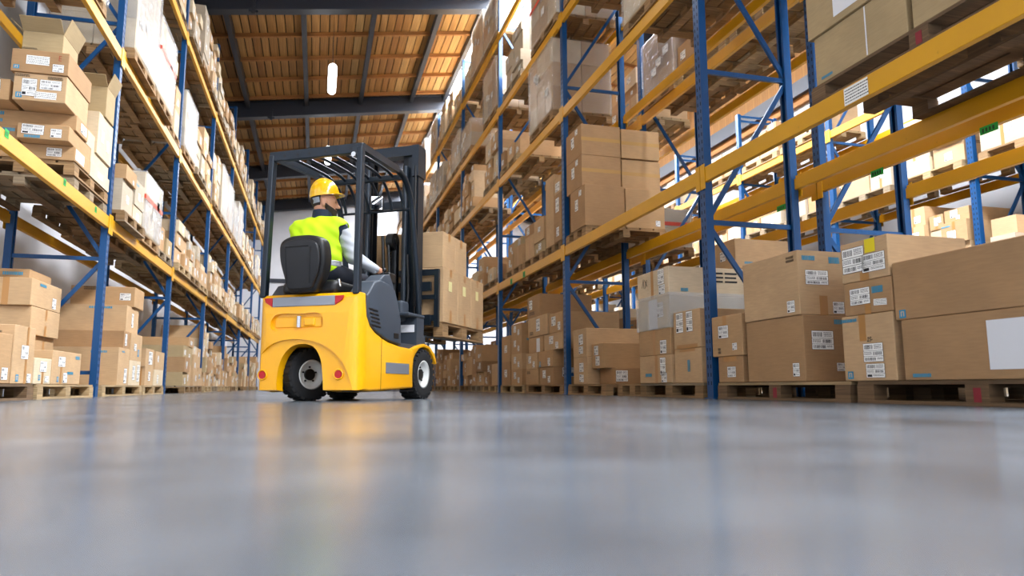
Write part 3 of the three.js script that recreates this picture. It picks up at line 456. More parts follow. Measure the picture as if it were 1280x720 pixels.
// ---- skylight rack, the rest
{
  const I = inf('A', 0, 1), f = 3.43, y = PH + 0.001, L2 = [['a', 0.35, 0.6, 0.16, 0.12, 'label'], ['a', 0.7, 0.3, 0.12, 0.1, 'label']], L1 = [['a', 0.5, 0.5, 0.2, 0.14, 'label']], n = (s) => `${s}, floor stack beyond second post, skylight rack`;
  pallet(-1, f, 0, -9.8, -11.72, { tone: 1, info: I }); pallet(-1, f, 0, -11.8, -13.45, { tone: 0, info: I });
  box(-1, f, 0.8, y, 0.57, -12.73, -13.33, 'brown', L1, { info: I }); box(-1, f, 0.8, 0.571, 1.05, -12.73, -13.33, 'kraft', L1, { info: I });
  let q = y; for (const t of [0.42, 0.69, 1.0, 1.23]) { box(-1, f + 0.02, 0.55, q, t, -12.02, -12.7, t === 0.69 ? 'tan' : 'kraft', [...L2, ['n', 0.3, 0.8, 0.16, 0.05, 'blueprint']], { info: I }); q = t + 0.001; }
  box(-1, f, 0.8, y, 0.39, -11.0, -11.7, 'kraft', [['a', 0.25, 0.8, 0.2, 0.05, 'greyprint']], { label: n('plain kraft carton, lowest inner') });
  box(-1, f, 0.8, 0.391, 0.66, -11.05, -11.68, 'tan', L2, { label: n('tan carton, second inner') });
  box(-1, f + 0.01, 0.8, 0.661, 0.915, -10.78, -11.56, 'kraft', [['a', 0.7, 0.4, 0.18, 0.22, 'paper']], { label: n('kraft carton with hanging white sheet') });
  box(-1, f, 0.8, 0.916, 1.24, -10.52, -11.56, 'tan', [['a', 0.55, 0.55, 0.2, 0.2, 'label'], ['a', 0.2, 0.2, 0.2, 0.06, 'greyprint']], { label: n('long tan carton, fourth inner') });
  box(-1, f, 0.9, 1.241, 1.6, -10.9, -11.6, 'brown', [['a', 0.3, 0.6, 0.18, 0.16, 'label'], ['a', 0.4, 0.2, 0.3, 0.06, 'greyprint']], { label: n('wide brown carton, topmost') });
  box(-1, f + 0.01, 0.8, y, 0.41, -10.27, -10.95, 'brown', [...L2, ['n', 0.3, 0.7, 0.2, 0.14, 'label']], { label: n('brown carton, lowest outer') });
  box(-1, f, 0.8, 0.411, 0.66, -10.26, -11.0, 'kraft', [['a', 0.75, 0.3, 0.12, 0.12, 'label'], ['a', 0.15, 0.2, 0.08, 0.08, 'blue']], { label: n('kraft carton with small blue mark, second outer') });
  box(-1, f + 0.02, 0.85, 0.661, 0.915, -9.85, -10.74, 'tan', [['a', 0.4, 0.6, 0.2, 0.12, 'label'], ['a', 0.7, 0.25, 0.14, 0.1, 'label']], { label: n('tan carton, third outer') });
  box(-1, f + 0.02, 0.9, 0.916, 1.21, -9.85, -10.48, 'kraft', [['a', 0.35, 0.6, 0.2, 0.14, 'label'], ['a', 0.75, 0.3, 0.12, 0.12, 'label']], { label: n('kraft carton, fourth outer') });
}
wrapped('A', 2, 1, -10.05, -11.3, 1.18, 821, { tones: ['tan', 'kraft', 'pale'] }); lot('A', 2, 1, -12.2, -13.4, 0.4, 822); wrapped('A', 3, 1, -9.85, -11.2, 1.1, 823, { tape: true }); lot('A', 3, 1, -11.9, -13.2, 0.9, 824, { tones: ['grey', 'pale'] });
wrapped('A', 3, 0, -6.1, -7.3, 1.1, 831, { tape: true }); wrapped('A', 3, 0, -8.2, -9.5, 1.1, 832, { tape: true });
for (let b = 2; b <= 6; b++) for (let lev = 0; lev < 5; lev++) for (let s = 0; s < 3; s++) {
  const z0 = ZA(b) - 0.1 - s * 1.26, seed = 900 + b * 50 + lev * 9 + s, r = rng(seed + 7000);
  const h = [0.95, 0.6, 0.95, 0.9, 1.0][lev] * (0.6 + 0.6 * r());
  if (lev >= 2 && r() < 0.12) continue;
  if (lev >= 3 && r() < 0.45) wrapped('A', lev, b, z0, z0 - 1.18, min(h * 1.1, lev === 3 ? 1.2 : 1.4), seed); else lot('A', lev, b, z0, z0 - 1.18, min(h, lev === 2 ? 1.05 : 1.5), seed, { tones: lev ? ['pale', 'tan', 'pale', 'kraft'] : ['brown', 'kraft', 'tan', 'dark'] });
}
if (0) for (let s = 0; s < 3; s++) wrapped('A', 4, 1, ZA(1) - 0.1 - s * 1.26, ZA(1) - 1.28 - s * 1.26, 1.2, 871 + s);
// ---- rack behind, seen through the skylight rack
{
  const I = inf('B', 0, 0);
  pallet(-1, XB, 0, -6.2, -7.2, { info: I }); pallet(-1, XB, 0, -7.3, -8.5, { info: I });
  let y = PH; for (const h of [0.5, 0.45, 0.4, 0.36]) { box(-1, XB + 0.03, 0.9, y, y + h - 0.001, -7.33, -7.98, 'tan', [['a', 0.6, 0.5, 0.12, 0.12, 'label'], ['n', 0.2, 0.2, 0.12, 0.04, 'blueprint']], { info: I }); y += h; }
  stack(-1, XB, 0.95, PH, -6.2, -7.2, 1.4, 881, I);
  lot('B', 0, -1, -2.6, -3.8, 1.0, 882); lot('B', 0, -1, -4.2, -5.6, 0.9, 883);
  for (const b of [1, 2, 3]) for (let s = 0; s < 3; s++) lot('B', 0, b, ZA(b) - 0.1 - s * 1.26, ZA(b) - 1.28 - s * 1.26, 1.2, 885 + b * 3 + s);
  wrapped('B', 1, 1, -9.9, -11.1, 0.6, 894, { tape: true }); lot('B', 1, 1, -11.2, -12.4, 0.8, 895);
  for (const b of [2, 3, 4]) for (let s = 0; s < 3; s++) { lot('B', 1, b, ZA(b) - 0.1 - s * 1.26, ZA(b) - 1.28 - s * 1.26, 1.0, 1500 + b * 3 + s); if (b === 4) lot('B', 0, b, ZA(b) - 0.1 - s * 1.26, ZA(b) - 1.28 - s * 1.26, 1.2, 1530 + s); }
  pallet(-1, XB, LV[1], -6.0, -7.2, { info: inf('B', 2, 0) }); const q = pallet(-1, XB, LV[1], -7.3, -8.5, { info: inf('B', 2, 0) }) + 0.001;
  box(-1, XB + 0.02, 0.8, q, q + 0.42, -8.0, -8.5, 'brown', [['a', 0.3, 0.6, 0.14, 0.12, 'label'], ['a', 0.6, 0.3, 0.24, 0.05, 'black']], { label: 'brown carton with black print on second level of the hidden back rack' });
  box(-1, XB + 0.02, 0.8, q, q + 0.62, -7.35, -7.95, 'brown', [['a', 0.5, 0.6, 0.06, 0.3, 'black'], ['a', 0.25, 0.3, 0.12, 0.12, 'label']], { label: 'tall brown carton on second level of the hidden back rack' });
  box(-1, XB + 0.02, 0.8, q, q + 0.5, -6.1, -6.6, 'pale', [['a', 0.5, 0.5, 0.2, 0.2, 'label']], { info: inf('B', 2, 0) }); box(-1, XB + 0.02, 0.8, q, q + 0.6, -6.62, -7.18, 'tan', [['a', 0.5, 0.5, 0.2, 0.2, 'label']], { info: inf('B', 2, 0) });
  wrapped('B', 2, 0, -8.55, -9.5, 0.9, 896, { tones: ['dark', 'brown'] }); lot('B', 2, -1, -2.5, -3.7, 0.7, 897); lot('B', 2, -1, -4.1, -5.5, 0.7, 898); lot('B', 2, 1, -9.9, -11.1, 0.8, 899);
  for (const [z0, z1, sd] of [[-4.4, -5.6, 1], [-6.0, -7.2, 2], [-7.4, -8.6, 3]]) wrapped('B', 3, sd > 1 ? 0 : -1, z0, z1, 1.0, 860 + sd);
}
// ---- far rack across the second aisle
for (let b = -1; b <= 8; b++) for (let lev = 0; lev < 3; lev++) for (let s = 0; s < 2; s++) {
  const z0 = ZC(b) - 0.12 - s * 1.36, seed = 1300 + b * 30 + lev * 7 + s, r = rng(seed + 500);
  if (lev === 2 && r() < 0.3) continue;
  lot('C', lev, b, z0, z0 - 1.25, lev ? 0.55 + 0.4 * r() : [2.8, 2.7, 2.2, 2.6][min(3, b + 1)] + (s ? -0.25 : 0.05), seed, { out: 0.03, tones: ['tan', 'grey', 'pale', 'tan', 'kraft'] });
}

// ---------------------------------------------------------------- build pallets and cartons
function boxOf(b) { return b.dir < 0 ? [b.xf, b.xf + b.dep] : [b.xf - b.dep, b.xf]; }
function seenSize(x, y0, y1, z0, z1) { const a = toPx(x, y0, z0), b = toPx(x, y1, z1); if (a[2] < 0.3 || b[2] < 0.3) return 0; const w = abs(a[0] - b[0]), h = abs(a[1] - b[1]) ; const cx = (a[0] + b[0]) / 2, cy = (a[1] + b[1]) / 2, on = cx > -150 && cx < 1430 && cy > -150 && cy < 800; return on ? (w + 4) * (y1 - y0) * FPX / max(0.3, (a[2] + b[2]) / 2) : 0; }
{
  let detailed = 0;
  for (const p of pallets) {
    const len = p.z0 - p.z1, k = palletPieces(len, p.dep), px = FPX / max(0.5, toPx(p.xf, p.y, (p.z0 + p.z1) / 2)[2]);
    const sz = seenSize(p.xf, p.y, p.y + PH, p.z0, p.z1); if (sz <= 0 && !p.keep) continue;
    const fine = px > 45, wood = palletMat[p.tone % palletMat.length], I = p.info;
    const label = p.label ?? `${['fresh pale', 'honey brown', 'weathered brown', 'grey worn', 'dark stained'][p.tone % 5]} wooden pallet, ${along(I.R, I.b, (p.z0 + p.z1) / 2, 1.3)} along ${LEVEL_WORD[I.lev]} row, ${bayWord(I.R, I.b)} bay from end wall, ${RACKS[I.R].name}`;
    const grp = `pallets of the ${RACKS[I.R].name}`;
    let o;
    if (fine) {
      o = thing('wooden_pallet', label, 'pallet', [0, 0, 0], 0, grp); let i = 0;
      for (const [n, g] of k.parts) { const q = part(n, g, n === 'deck_board' || n === 'bottom_board' ? palletMat[(p.tone + (hash(i++, detailed, 3) > 0.8 ? 1 : 0)) % 5] : wood, o); }
      if (p.stripe) for (const z of [-len / 2]) part('red_stripe', B(-0.001, 0.004, 0.02, 0.098, z - 0.02, z + 0.025), redPaint, o, 'red paint stripe on the middle block');
      detailed++;
    } else { o = single('wooden_pallet', k.whole, wood, label, 'pallet', grp); }
    o.position.set(p.dir < 0 ? p.xf : p.xf - p.dep, p.y, p.z0);
  }
}
const unitPlane = new THREE.PlaneGeometry(1, 1);
const decalMat = { blue: blueMark, blueprint: bluePrint, greyprint: greyPrint, black: blackPrint, redE, pen25, penx: penX, tape: tapeMat, htape: tapeClear, yellow: yellowSticker, paper: paperMat, white: paperMat };
const decalName = { label: 'shipping_label', blue: 'printed_mark', blueprint: 'printed_text', greyprint: 'printed_text', black: 'printed_text', redE: 'red_letter', pen25: 'pen_number', penx: 'pen_mark', tape: 'packing_tape', htape: 'packing_tape', yellow: 'yellow_sticker', paper: 'paper_sheet', white: 'strip' };
for (const b of boxes) b.size = seenSize(b.xf, b.y0, b.y1, b.z0, b.z1);
boxes.sort((a, b) => (b.label ? 1e6 : 0) + b.size - (a.label ? 1e6 : 0) - a.size);
const farBoxes = [], farLabels = []; const ROWW = ['bottom', 'second', 'third', 'fourth', 'fifth', 'sixth', 'seventh', 'eighth', 'ninth', 'tenth', 'eleventh', 'twelfth'];
boxes.forEach((b, n) => {
  if (!b.size) return;
  const [x0, x1] = boxOf(b);  const w = x1 - x0, h = b.y1 - b.y0, d = b.z0 - b.z1, r = rng(n + 40);
  const small = n >= 300;
  if (small) {
    const g = B(x0, x1, b.y0, b.y1, b.z0, b.z1), c = new THREE.Color(CARD[b.tone]), a = new Float32Array(g.attributes.position.count * 3); for (let i = 0; i < a.length; i += 3) { a[i] = c.r; a[i + 1] = c.g; a[i + 2] = c.b; } g.setAttribute('color', new THREE.BufferAttribute(a, 3)); farBoxes.push(g);
    for (const q of b.decals) if (q[5] === 'label' && q[0] === 'a') { const g2 = new THREE.PlaneGeometry(min(q[3], d * 0.9), min(q[4], h * 0.8)); g2.rotateY(b.dir * PI / 2); g2.translate(b.xf + b.dir * 0.003, b.y0 + h * q[2], b.z1 + d * q[1]); farLabels.push(g2); }
    return;
  }
  const I = b.info, below = boxes.filter((q) => q !== b && q.dir === b.dir && q.xf < b.xf + 0.5 && q.xf > b.xf - 0.5 && q.y1 <= b.y0 + 0.01 && q.y1 > b.y0 - 1.9 && q.z0 > (b.z0 + b.z1) / 2 && q.z1 < (b.z0 + b.z1) / 2).length;
  const label = b.label ?? `${TONE_WORD[b.tone]} carton, ${ROWW[below]} row, ${along(I.R, I.b, (b.z0 + b.z1) / 2, 0.39)} column along ${LEVEL_WORD[I.lev]} pallets, ${bayWord(I.R, I.b)} bay from end wall, ${RACKS[I.R].name}`.replace('hidden back rack', 'back rack');
  const t = thing('cardboard_box', label, 'carton', [(x0 + x1) / 2, b.y0, (b.z0 + b.z1) / 2], 0, b.label ? undefined : `cartons on the ${LEVEL_WORD[I.lev]} pallets of the ${RACKS[I.R].name}`);
  const body = n < 110 ? RB(w, h, d, 0.008, 1) : uvBox(new THREE.BoxGeometry(w, h, d));
  const off = r() * 3; { const u = body.attributes.uv; for (let i = 0; i < u.count; i++) u.setXY(i, u.getX(i) + off, u.getY(i) + off * 0.7); }
  const m = part('carton_body', body, cardMat[b.tone], t); m.position.y = h / 2;
  for (const [face, u, v, dw, dh, kind] of b.decals) {
    const fw = face === 'a' ? d : w, pw = kind === 'htape' ? fw : min(dw, fw * 0.95), ph = kind === 'tape' ? min(dh, 1) * h : min(dh, h * 0.95);
    const lift = kind === 'tape' || kind === 'htape' ? 0.0015 : 0.003, s = part(decalName[kind], unitPlane, kind === 'label' ? (dw > dh * 2.2 ? wideLabel : labelMats[floor(r() * 5)]) : decalMat[kind], t);
    s.scale.set(pw, ph, 1);
    const uu = max(pw / 2 / fw, min(1 - pw / 2 / fw, u)), vv = kind === 'tape' ? max(ph / 2 / h, min(1 - ph / 2 / h, v)) : max(ph / 2 / h + 0.01, min(1 - ph / 2 / h - 0.01, v));
    if (face === 'n') s.position.set(-w / 2 + w * uu, h * vv, d / 2 + lift);
    else { s.position.set(b.dir * (w / 2 + lift), h * vv, b.dir < 0 ? -d / 2 + d * uu : d / 2 - d * uu); s.rotation.y = b.dir * PI / 2; }
    if (kind === 'label' && r() < 0.2) s.rotateZ((r() - 0.5) * 0.12);
  }
  if (b.open) {
    const fl = (g, p, e) => { const o = part('flap', g, cardMat[b.tone], t); o.position.set(...p); o.rotation.set(...e); return o; };
    fl(B(-w / 2, w / 2, 0, 0.16, -0.003, 0.003), [0, h, d / 2 - 0.003], [0.9, 0, 0]); fl(B(-w / 2, w / 2, 0, 0.16, -0.003, 0.003), [0, h, -d / 2 + 0.003], [-0.5, 0, 0]);
    fl(B(-0.003, 0.003, 0, 0.18, -d / 2, d / 2), [w / 2 - 0.003, h, 0], [0, 0, -0.35]); fl(B(-0.003, 0.003, 0, 0.16, -d / 2, d / 2), [-w / 2 + 0.003, h, 0], [0, 0, 0.8]);
  }
});
if (farBoxes.length) {
  const o = single('distant_cartons', merge(farBoxes), mat(0xffffff, 0.82, 0, { map: cardTex, vertexColors: true }), 'many small cartons on pallets deep in the far bays of the racks', 'cartons'); o.userData.kind = 'stuff';
  part('shipping_labels', merge(farLabels), labelMats[1], o).userData.kind = 'stuff';
}
// stickers on the beams
function sticker(px, py, X, dir, w, h, m, rack, name, label) { const p = at(px, py, { X }); const o = part(name, unitPlane, m, rack, label); o.scale.set(w, h, 1); o.position.set(X + dir * 0.0145, p.y, p.z); o.rotation.y = dir * PI / 2; }
for (const [px, py] of [[6, 167], [79, 228], [118, 262]]) sticker(px, py, XW, 1, 0.08, 0.07, greenSticker, rackW, 'green_sticker', 'green sticker on yellow beam');
for (const [px, py] of [[656, 343], [640, 352]]) sticker(px, py, XA, -1, 0.14, 0.1, greenSticker, rackA, 'green_sticker', 'green sticker on yellow beam');
sticker(1072, 115, XA, -1, 0.22, 0.12, wideLabel, rackA, 'beam_notice', 'white printed notice on yellow beam');
for (const [px, py] of [[978, 260], [1098, 216], [1238, 161]]) { const X = XB, p = at(px, py, { X: XB - 0.013 }); sticker(px, py, XB, -1, 0.15, 0.06, greenSticker, rackB, 'green_sticker', 'green sticker on yellow beam'); }

// ---------------------------------------------------------------- forklift (own axes: x right, y up, z back)
const FK_POS = [0.125, 0, -6.12], FK_TURN = -32 * PI / 180;
const yellowPaint = phys(0xf6af00, 0.34, { clearcoat: 0.35, clearcoatRoughness: 0.12 }), slate = mat(0x1a242e, 0.34, 0.25), slatePlastic = mat(0x39424d, 0.55), blackPlastic = mat(0x0c0d10, 0.45), rubber = mat(0x17181a, 0.85), rimMat = mat(0xd4d6d2, 0.4), chrome = mat(0xd0d2d4, 0.2, 0.9), darkSteel = mat(0x15181c, 0.4, 0.5), redLens = mat(0xb80d16, 0.3), reflectGrey = mat(0x8d9198, 0.45, 0.2), seatMat = mat(0x08090b, 0.5), whitePaper = mat(0xe8eaee, 0.7);
const fk = thing('forklift', 'yellow three-wheel electric forklift carrying a pallet of cartons in the aisle', 'forklift', FK_POS, FK_TURN); fk.scale.y = 0.975;
const csg = new Evaluator(); csg.attributes = ['position', 'normal']; csg.useGroups = false;
const brush = (g) => { for (const k of Object.keys(g.attributes)) if (!['position', 'normal'].includes(k)) g.deleteAttribute(k); const b = new Brush(g); b.updateMatrixWorld(true); return b; };
// shape in (z, y), extruded across x
function sideExtrude(pts, x0, x1, bev, seg = 4, curve) {
  const s = polyShape(pts.map(([z, y]) => [-z, y])), g = new THREE.ExtrudeGeometry(s, bev ? { depth: x1 - x0 - 2 * bev, bevelEnabled: true, bevelSize: bev, bevelThickness: bev, bevelOffset: -bev, bevelSegments: seg } : { depth: x1 - x0, bevelEnabled: false });
  g.applyMatrix4(M4.clone().makeBasis(V(0, 0, -1), V(0, 1, 0), V(1, 0, 0))); g.translate(x0 + (bev || 0), 0, 0); return g;
}
function rearExtrude(pts, z0, z1) { const g = new THREE.ExtrudeGeometry(polyShape(pts), { depth: z1 - z0, bevelEnabled: false }); g.translate(0, 0, z0); return g; }
const smoothPts = (pts, n, closed = true) => new THREE.CatmullRomCurve3(pts.map(([a, b]) => V(a, b, 0)), closed, 'centripetal').getPoints(n).map((v) => [v.x, v.y]);
{
  const hull = [[0.40, 0.09], [0.405, 0.3], [0.40, 0.7], [0.385, 0.82], [0.35, 0.86], [0.29, 0.86], [0.285, 0.79], [0.265, 0.68], [0.21, 0.605], [0.13, 0.56], [0, 0.518], [-0.12, 0.49], [-0.34, 0.465], [-0.60, 0.455], [-0.625, 0.40], [-0.605, 0.3], [-0.60, 0.2], [-0.61, 0.1], [0.2, 0.07]];
  const rr = 0.14, plan = new THREE.Shape(); plan.moveTo(-0.46, 0.9); plan.lineTo(-0.46, -0.405 + rr); plan.quadraticCurveTo(-0.46, -0.405, -0.46 + rr, -0.405); plan.quadraticCurveTo(0, -0.425, 0.46 - rr, -0.405); plan.quadraticCurveTo(0.46, -0.405, 0.46, -0.405 + rr); plan.lineTo(0.46, 0.9); plan.closePath();
  const planG = new THREE.ExtrudeGeometry(plan, { depth: 1.4, bevelEnabled: false, curveSegments: 14 }); planG.rotateX(-PI / 2); planG.translate(0, -0.2, 0);
  let b = csg.evaluate(brush(sideExtrude(hull, -0.46, 0.46, 0.03, 4)), brush(planG), INTERSECTION);
  const arch = [[-0.245, -0.1], [-0.255, 0.2], [-0.22, 0.34], [-0.14, 0.43], [-0.04, 0.455], [0.06, 0.43], [0.12, 0.35], [0.15, 0.2], [0.165, -0.1]];
  b = csg.evaluate(b, brush(rearExtrude(smoothPts(arch, 40, false), -0.25, 0.6)), SUBTRACTION);
  b = csg.evaluate(b, brush(B(-0.4, 0.17, -0.1, 0.44, -0.3, 0.3)), SUBTRACTION);
  const flare = smoothPts([[-0.50, 0.24], [-0.40, 0.38], [-0.28, 0.465], [-0.05, 0.49], [0.19, 0.425], [0.33, 0.3], [0.385, 0.18], [0.40, 0.02], [0.2, -0.1], [-0.3, -0.1], [-0.52, 0.0]], 60);
  b = csg.evaluate(b, brush(rearExtrude(flare, 0.385, 0.6)), SUBTRACTION);
  const slot = smoothPts([[-0.31, 0.575], [-0.32, 0.635], [-0.28, 0.69], [-0.05, 0.695], [0.12, 0.69], [0.15, 0.62], [0.12, 0.57], [-0.1, 0.56]], 48);
  b = csg.evaluate(b, brush(rearExtrude(slot, 0.375, 0.6)), SUBTRACTION);
  const bodyG = toCreasedNormals(b.geometry, 0.55); const body = part('chassis', bodyG, yellowPaint, fk, 'glossy yellow chassis with wheel arches');
  // front fenders
  const fen = [[-0.58, 0.455], [-0.68, 0.485], [-0.83, 0.515], [-0.97, 0.495], [-1.08, 0.43], [-1.135, 0.34], [-1.11, 0.33], [-1.03, 0.415], [-0.94, 0.47], [-0.83, 0.485], [-0.72, 0.465], [-0.64, 0.41], [-0.60, 0.36], [-0.58, 0.3]];
  for (const [a, c] of [[0.26, 0.46], [-0.46, -0.26]]) part('fender', toCreasedNormals(sideExtrude(fen, a, c, 0.008, 2), 0.5), yellowPaint, fk);
  part('latch_slider', RB(0.42, 0.085, 0.02, 0.012), yellowPaint, body).position.set(-0.085, 0.628, 0.372);
  const lk = new THREE.CylinderGeometry(0.018, 0.018, 0.09, 14); part('latch', lk, chrome, body, 'chrome latch pin').position.set(-0.07, 0.632, 0.392);
  part('latch_grip', RB(0.1, 0.07, 0.03, 0.015), yellowPaint, body).position.set(0.02, 0.63, 0.382);
  part('seam', merge([B(0.4602, 0.4612, 0.09, 0.55, 0.02, 0.026), B(0.30, 0.46, 0.075, 0.08, -0.6, 0.35)]), blackPlastic, body);
  const lampBar = new THREE.Group(); lampBar.name = 'rear_light_bar'; fk.add(lampBar);
  part('reflector_strip', RB(0.56, 0.078, 0.012, 0.006), reflectGrey, lampBar).position.set(-0.035, 0.796, 0.394);
  const tri = (s) => { const g = new THREE.ExtrudeGeometry(polyShape([[0, -0.036], [0, 0.036], [s * 0.075, 0.036], [s * 0.06, 0.0]]), { depth: 0.012, bevelEnabled: false }); return g; };
  part('tail_lamp', tri(1), redLens, lampBar, 'red tail lamp').position.set(0.247, 0.796, 0.388); part('tail_lamp', tri(-1), redLens, lampBar, 'red tail lamp').position.set(-0.317, 0.796, 0.388);
  for (const x of [-0.385, 0.29]) { const c = new THREE.CylinderGeometry(0.03, 0.034, 0.02, 20); c.rotateX(PI / 2); const d = new THREE.TorusGeometry(0.038, 0.006, 8, 24); const o = part('reflector_cup', d, yellowPaint, fk); o.position.set(x, 0.21, 0.392); const q = part('round_reflector', c, redLens, fk, 'round red reflector'); q.position.set(x, 0.21, 0.386); }
  part('side_plate', RB(0.006, 0.092, 0.44, 0.002, 1), mat(0x6f747c, 0.5), fk, 'grey plate on yellow side').position.set(0.462, 0.27, -0.28);
  // grey side console with louvres
  const con = [[0.275, 0.845], [0.23, 0.88], [0.15, 0.97], [0.04, 1.0], [-0.12, 0.985], [-0.22, 0.95], [-0.28, 0.85], [-0.345, 0.7], [-0.36, 0.475], [-0.12, 0.50], [0, 0.528], [0.13, 0.57], [0.21, 0.615], [0.258, 0.69]];
  const pn = part('side_console', toCreasedNormals(sideExtrude(con, 0.27, 0.455, 0.02, 3), 0.5), slatePlastic, fk, 'dark grey side console with cooling louvres');
  for (let i = 0; i < 5; i++) { const o = part('louvre', RB(0.008, 0.014, 0.15, 0.003, 1), blackPlastic, pn); o.position.set(0.4565, 0.735 - i * 0.032, 0.165 - i * 0.014); o.rotation.x = -0.06; }
  part('console_pocket', RB(0.004, 0.045, 0.09, 0.002, 1), blackPlastic, pn).position.set(0.4565, 0.55, -0.25);
  for (const x of [-0.455]) part('side_console', toCreasedNormals(sideExtrude(con, x, x + 0.12, 0.02, 3), 0.5), slatePlastic, fk);
  part('console_top', toCreasedNormals(sideExtrude([[0.05, 0.985], [-0.06, 1.06], [-0.16, 1.08], [-0.24, 0.99], [-0.27, 0.9], [0.05, 0.9]], 0.29, 0.43, 0.015, 3), 0.5), slatePlastic, fk);
  part('seat_plinth', RB(0.7, 0.32, 0.62, 0.03), blackPlastic, fk).position.set(-0.03, 0.65, -0.03);
  part('floor_plate', merge([B(-0.4, 0.4, 0.34, 0.42, -0.98, -0.3), B(-0.4, 0.4, 0.42, 0.60, -0.98, -0.90), B(0.12, 0.42, 0.42, 0.76, -0.9, -0.74), B(0.16, 0.42, 0.42, 0.5, -0.74, -0.36)]), slatePlastic, fk);
  part('footwell_step', RB(0.32, 0.03, 0.36, 0.01), slatePlastic, fk).position.set(0.27, 0.775, -0.72); part('paper', B(0.25, 0.4, 0.62, 0.69, -0.735, -0.73), whitePaper, fk, 'white paper tucked beside the footwell');
  part('underbody', merge([B(-0.24, 0.24, 0.1, 0.34, -1.0, -0.3), B(-0.3, 0.3, 0.16, 0.26, -0.9, -0.76)]), darkSteel, fk);
}
// wheels: tyre with lugs, white rim, hub
function wheel(R, w, name) {
  const g = new THREE.Group(); g.name = name;
  const pr = [[R * 0.56, -w * 0.46], [R * 0.8, -w * 0.5], [R * 0.95, -w * 0.46], [R * 0.985, -w * 0.3], [R * 0.985, w * 0.3], [R * 0.95, w * 0.46], [R * 0.8, w * 0.5], [R * 0.56, w * 0.46]].map(([a, b]) => new THREE.Vector2(a, b));
  const t = new THREE.LatheGeometry(pr, 48); t.rotateZ(PI / 2); const tyre = part('tyre', t, rubber, g);
  const lugs = []; for (let i = 0; i < 24; i++) for (const s of [-1, 1]) { const l = new THREE.BoxGeometry(w * 0.46, R * 0.1, R * 0.15); l.translate(s * w * 0.26, R * 0.965, 0); l.rotateX((i + (s > 0 ? 0.5 : 0)) / 24 * 2 * PI); lugs.push(l); }
  part('tread', merge(lugs), rubber, tyre).userData.kind = 'stuff';
  const rp = [[R * 0.2, w * 0.18], [R * 0.36, w * 0.2], [R * 0.42, w * 0.34], [R * 0.5, w * 0.44], [R * 0.57, w * 0.48], [R * 0.575, w * 0.2], [R * 0.57, -w * 0.48], [R * 0.2, -w * 0.2]].map(([a, b]) => new THREE.Vector2(a, b));
  const rim = new THREE.LatheGeometry(rp, 40); rim.rotateZ(-PI / 2); const rm = part('rim', rim, rimMat, g, 'white painted rim');
  const hub = new THREE.CylinderGeometry(R * 0.2, R * 0.22, w * 0.5, 24); hub.rotateZ(PI / 2); part('hub', hub, blackPlastic, rm).position.x = w * 0.06;
  for (let i = 0; i < 5; i++) { const c = new THREE.CylinderGeometry(R * 0.035, R * 0.035, w * 0.1, 8); c.rotateZ(PI / 2); c.translate(w * 0.22, R * 0.29 * cos(i * 1.2566), R * 0.29 * sin(i * 1.2566)); part('wheel_bolt', c, darkSteel, rm); }
  return g;
}
for (const s of [1, -1]) { const w = wheel(0.228, 0.17, 'front_wheel'); w.position.set(s * 0.375, 0.228, -0.84); if (s < 0) w.rotation.y = PI; fk.add(w); }
{ const w = wheel(0.215, 0.16, 'steered_wheel'); w.position.set(-0.165, 0.215, 0.11); w.rotation.y = -23 * PI / 180; fk.add(w); }
// seat
{
  const s = new THREE.Group(); s.name = 'seat'; fk.add(s); s.position.set(-0.03, 0, 0);
  part('seat_cushion', RB(0.5, 0.12, 0.46, 0.05, 4), seatMat, s).position.set(0, 0.915, 0.12);
  part('seat_base', RB(0.46, 0.06, 0.44, 0.02), blackPlastic, s).position.set(0, 0.845, 0.12);
  const bs = smoothPts([[-0.13, 0], [-0.175, 0.12], [-0.215, 0.3], [-0.2, 0.42], [-0.12, 0.465], [0, 0.475], [0.12, 0.465], [0.2, 0.42], [0.225, 0.3], [0.205, 0.16], [0.15, 0.05], [0.12, 0], [0, -0.01]], 64);
  const mk = (sc, d, bev) => { const g = new THREE.ExtrudeGeometry(polyShape(bs.map(([x, y]) => [x * sc, y * sc + (1 - sc) * 0.2])), { depth: d, bevelEnabled: true, bevelSize: bev, bevelThickness: bev, bevelSegments: 4, bevelOffset: -bev }); return toCreasedNormals(g, 0.6); };
  const back = part('backrest', mk(1, 0.07, 0.035), seatMat, s); back.position.set(0, 0.88, 0.335); back.rotation.x = 0.12; back.scale.set(0.93, 0.96, 0.93);
  const sh = part('back_shell', mk(0.86, 0.02, 0.015), blackPlastic, back); sh.position.z = 0.1; const ins = part('shell_rib', RB(0.012, 0.3, 0.012, 0.004), seatMat, sh); ins.position.set(0.1, 0.22, 0.035); ins.rotation.z = -0.08; part('shell_rib', RB(0.012, 0.3, 0.012, 0.004), seatMat, sh).position.set(-0.13, 0.22, 0.035); part('shell_pocket', RB(0.22, 0.012, 0.012, 0.004), seatMat, sh).position.set(-0.02, 0.38, 0.035);
  const bk = part('belt_buckle', RB(0.03, 0.07, 0.02, 0.006), chrome, s, 'metal seat belt buckle'); bk.position.set(0.235, 0.95, 0.28); bk.rotation.z = 0.2;
}
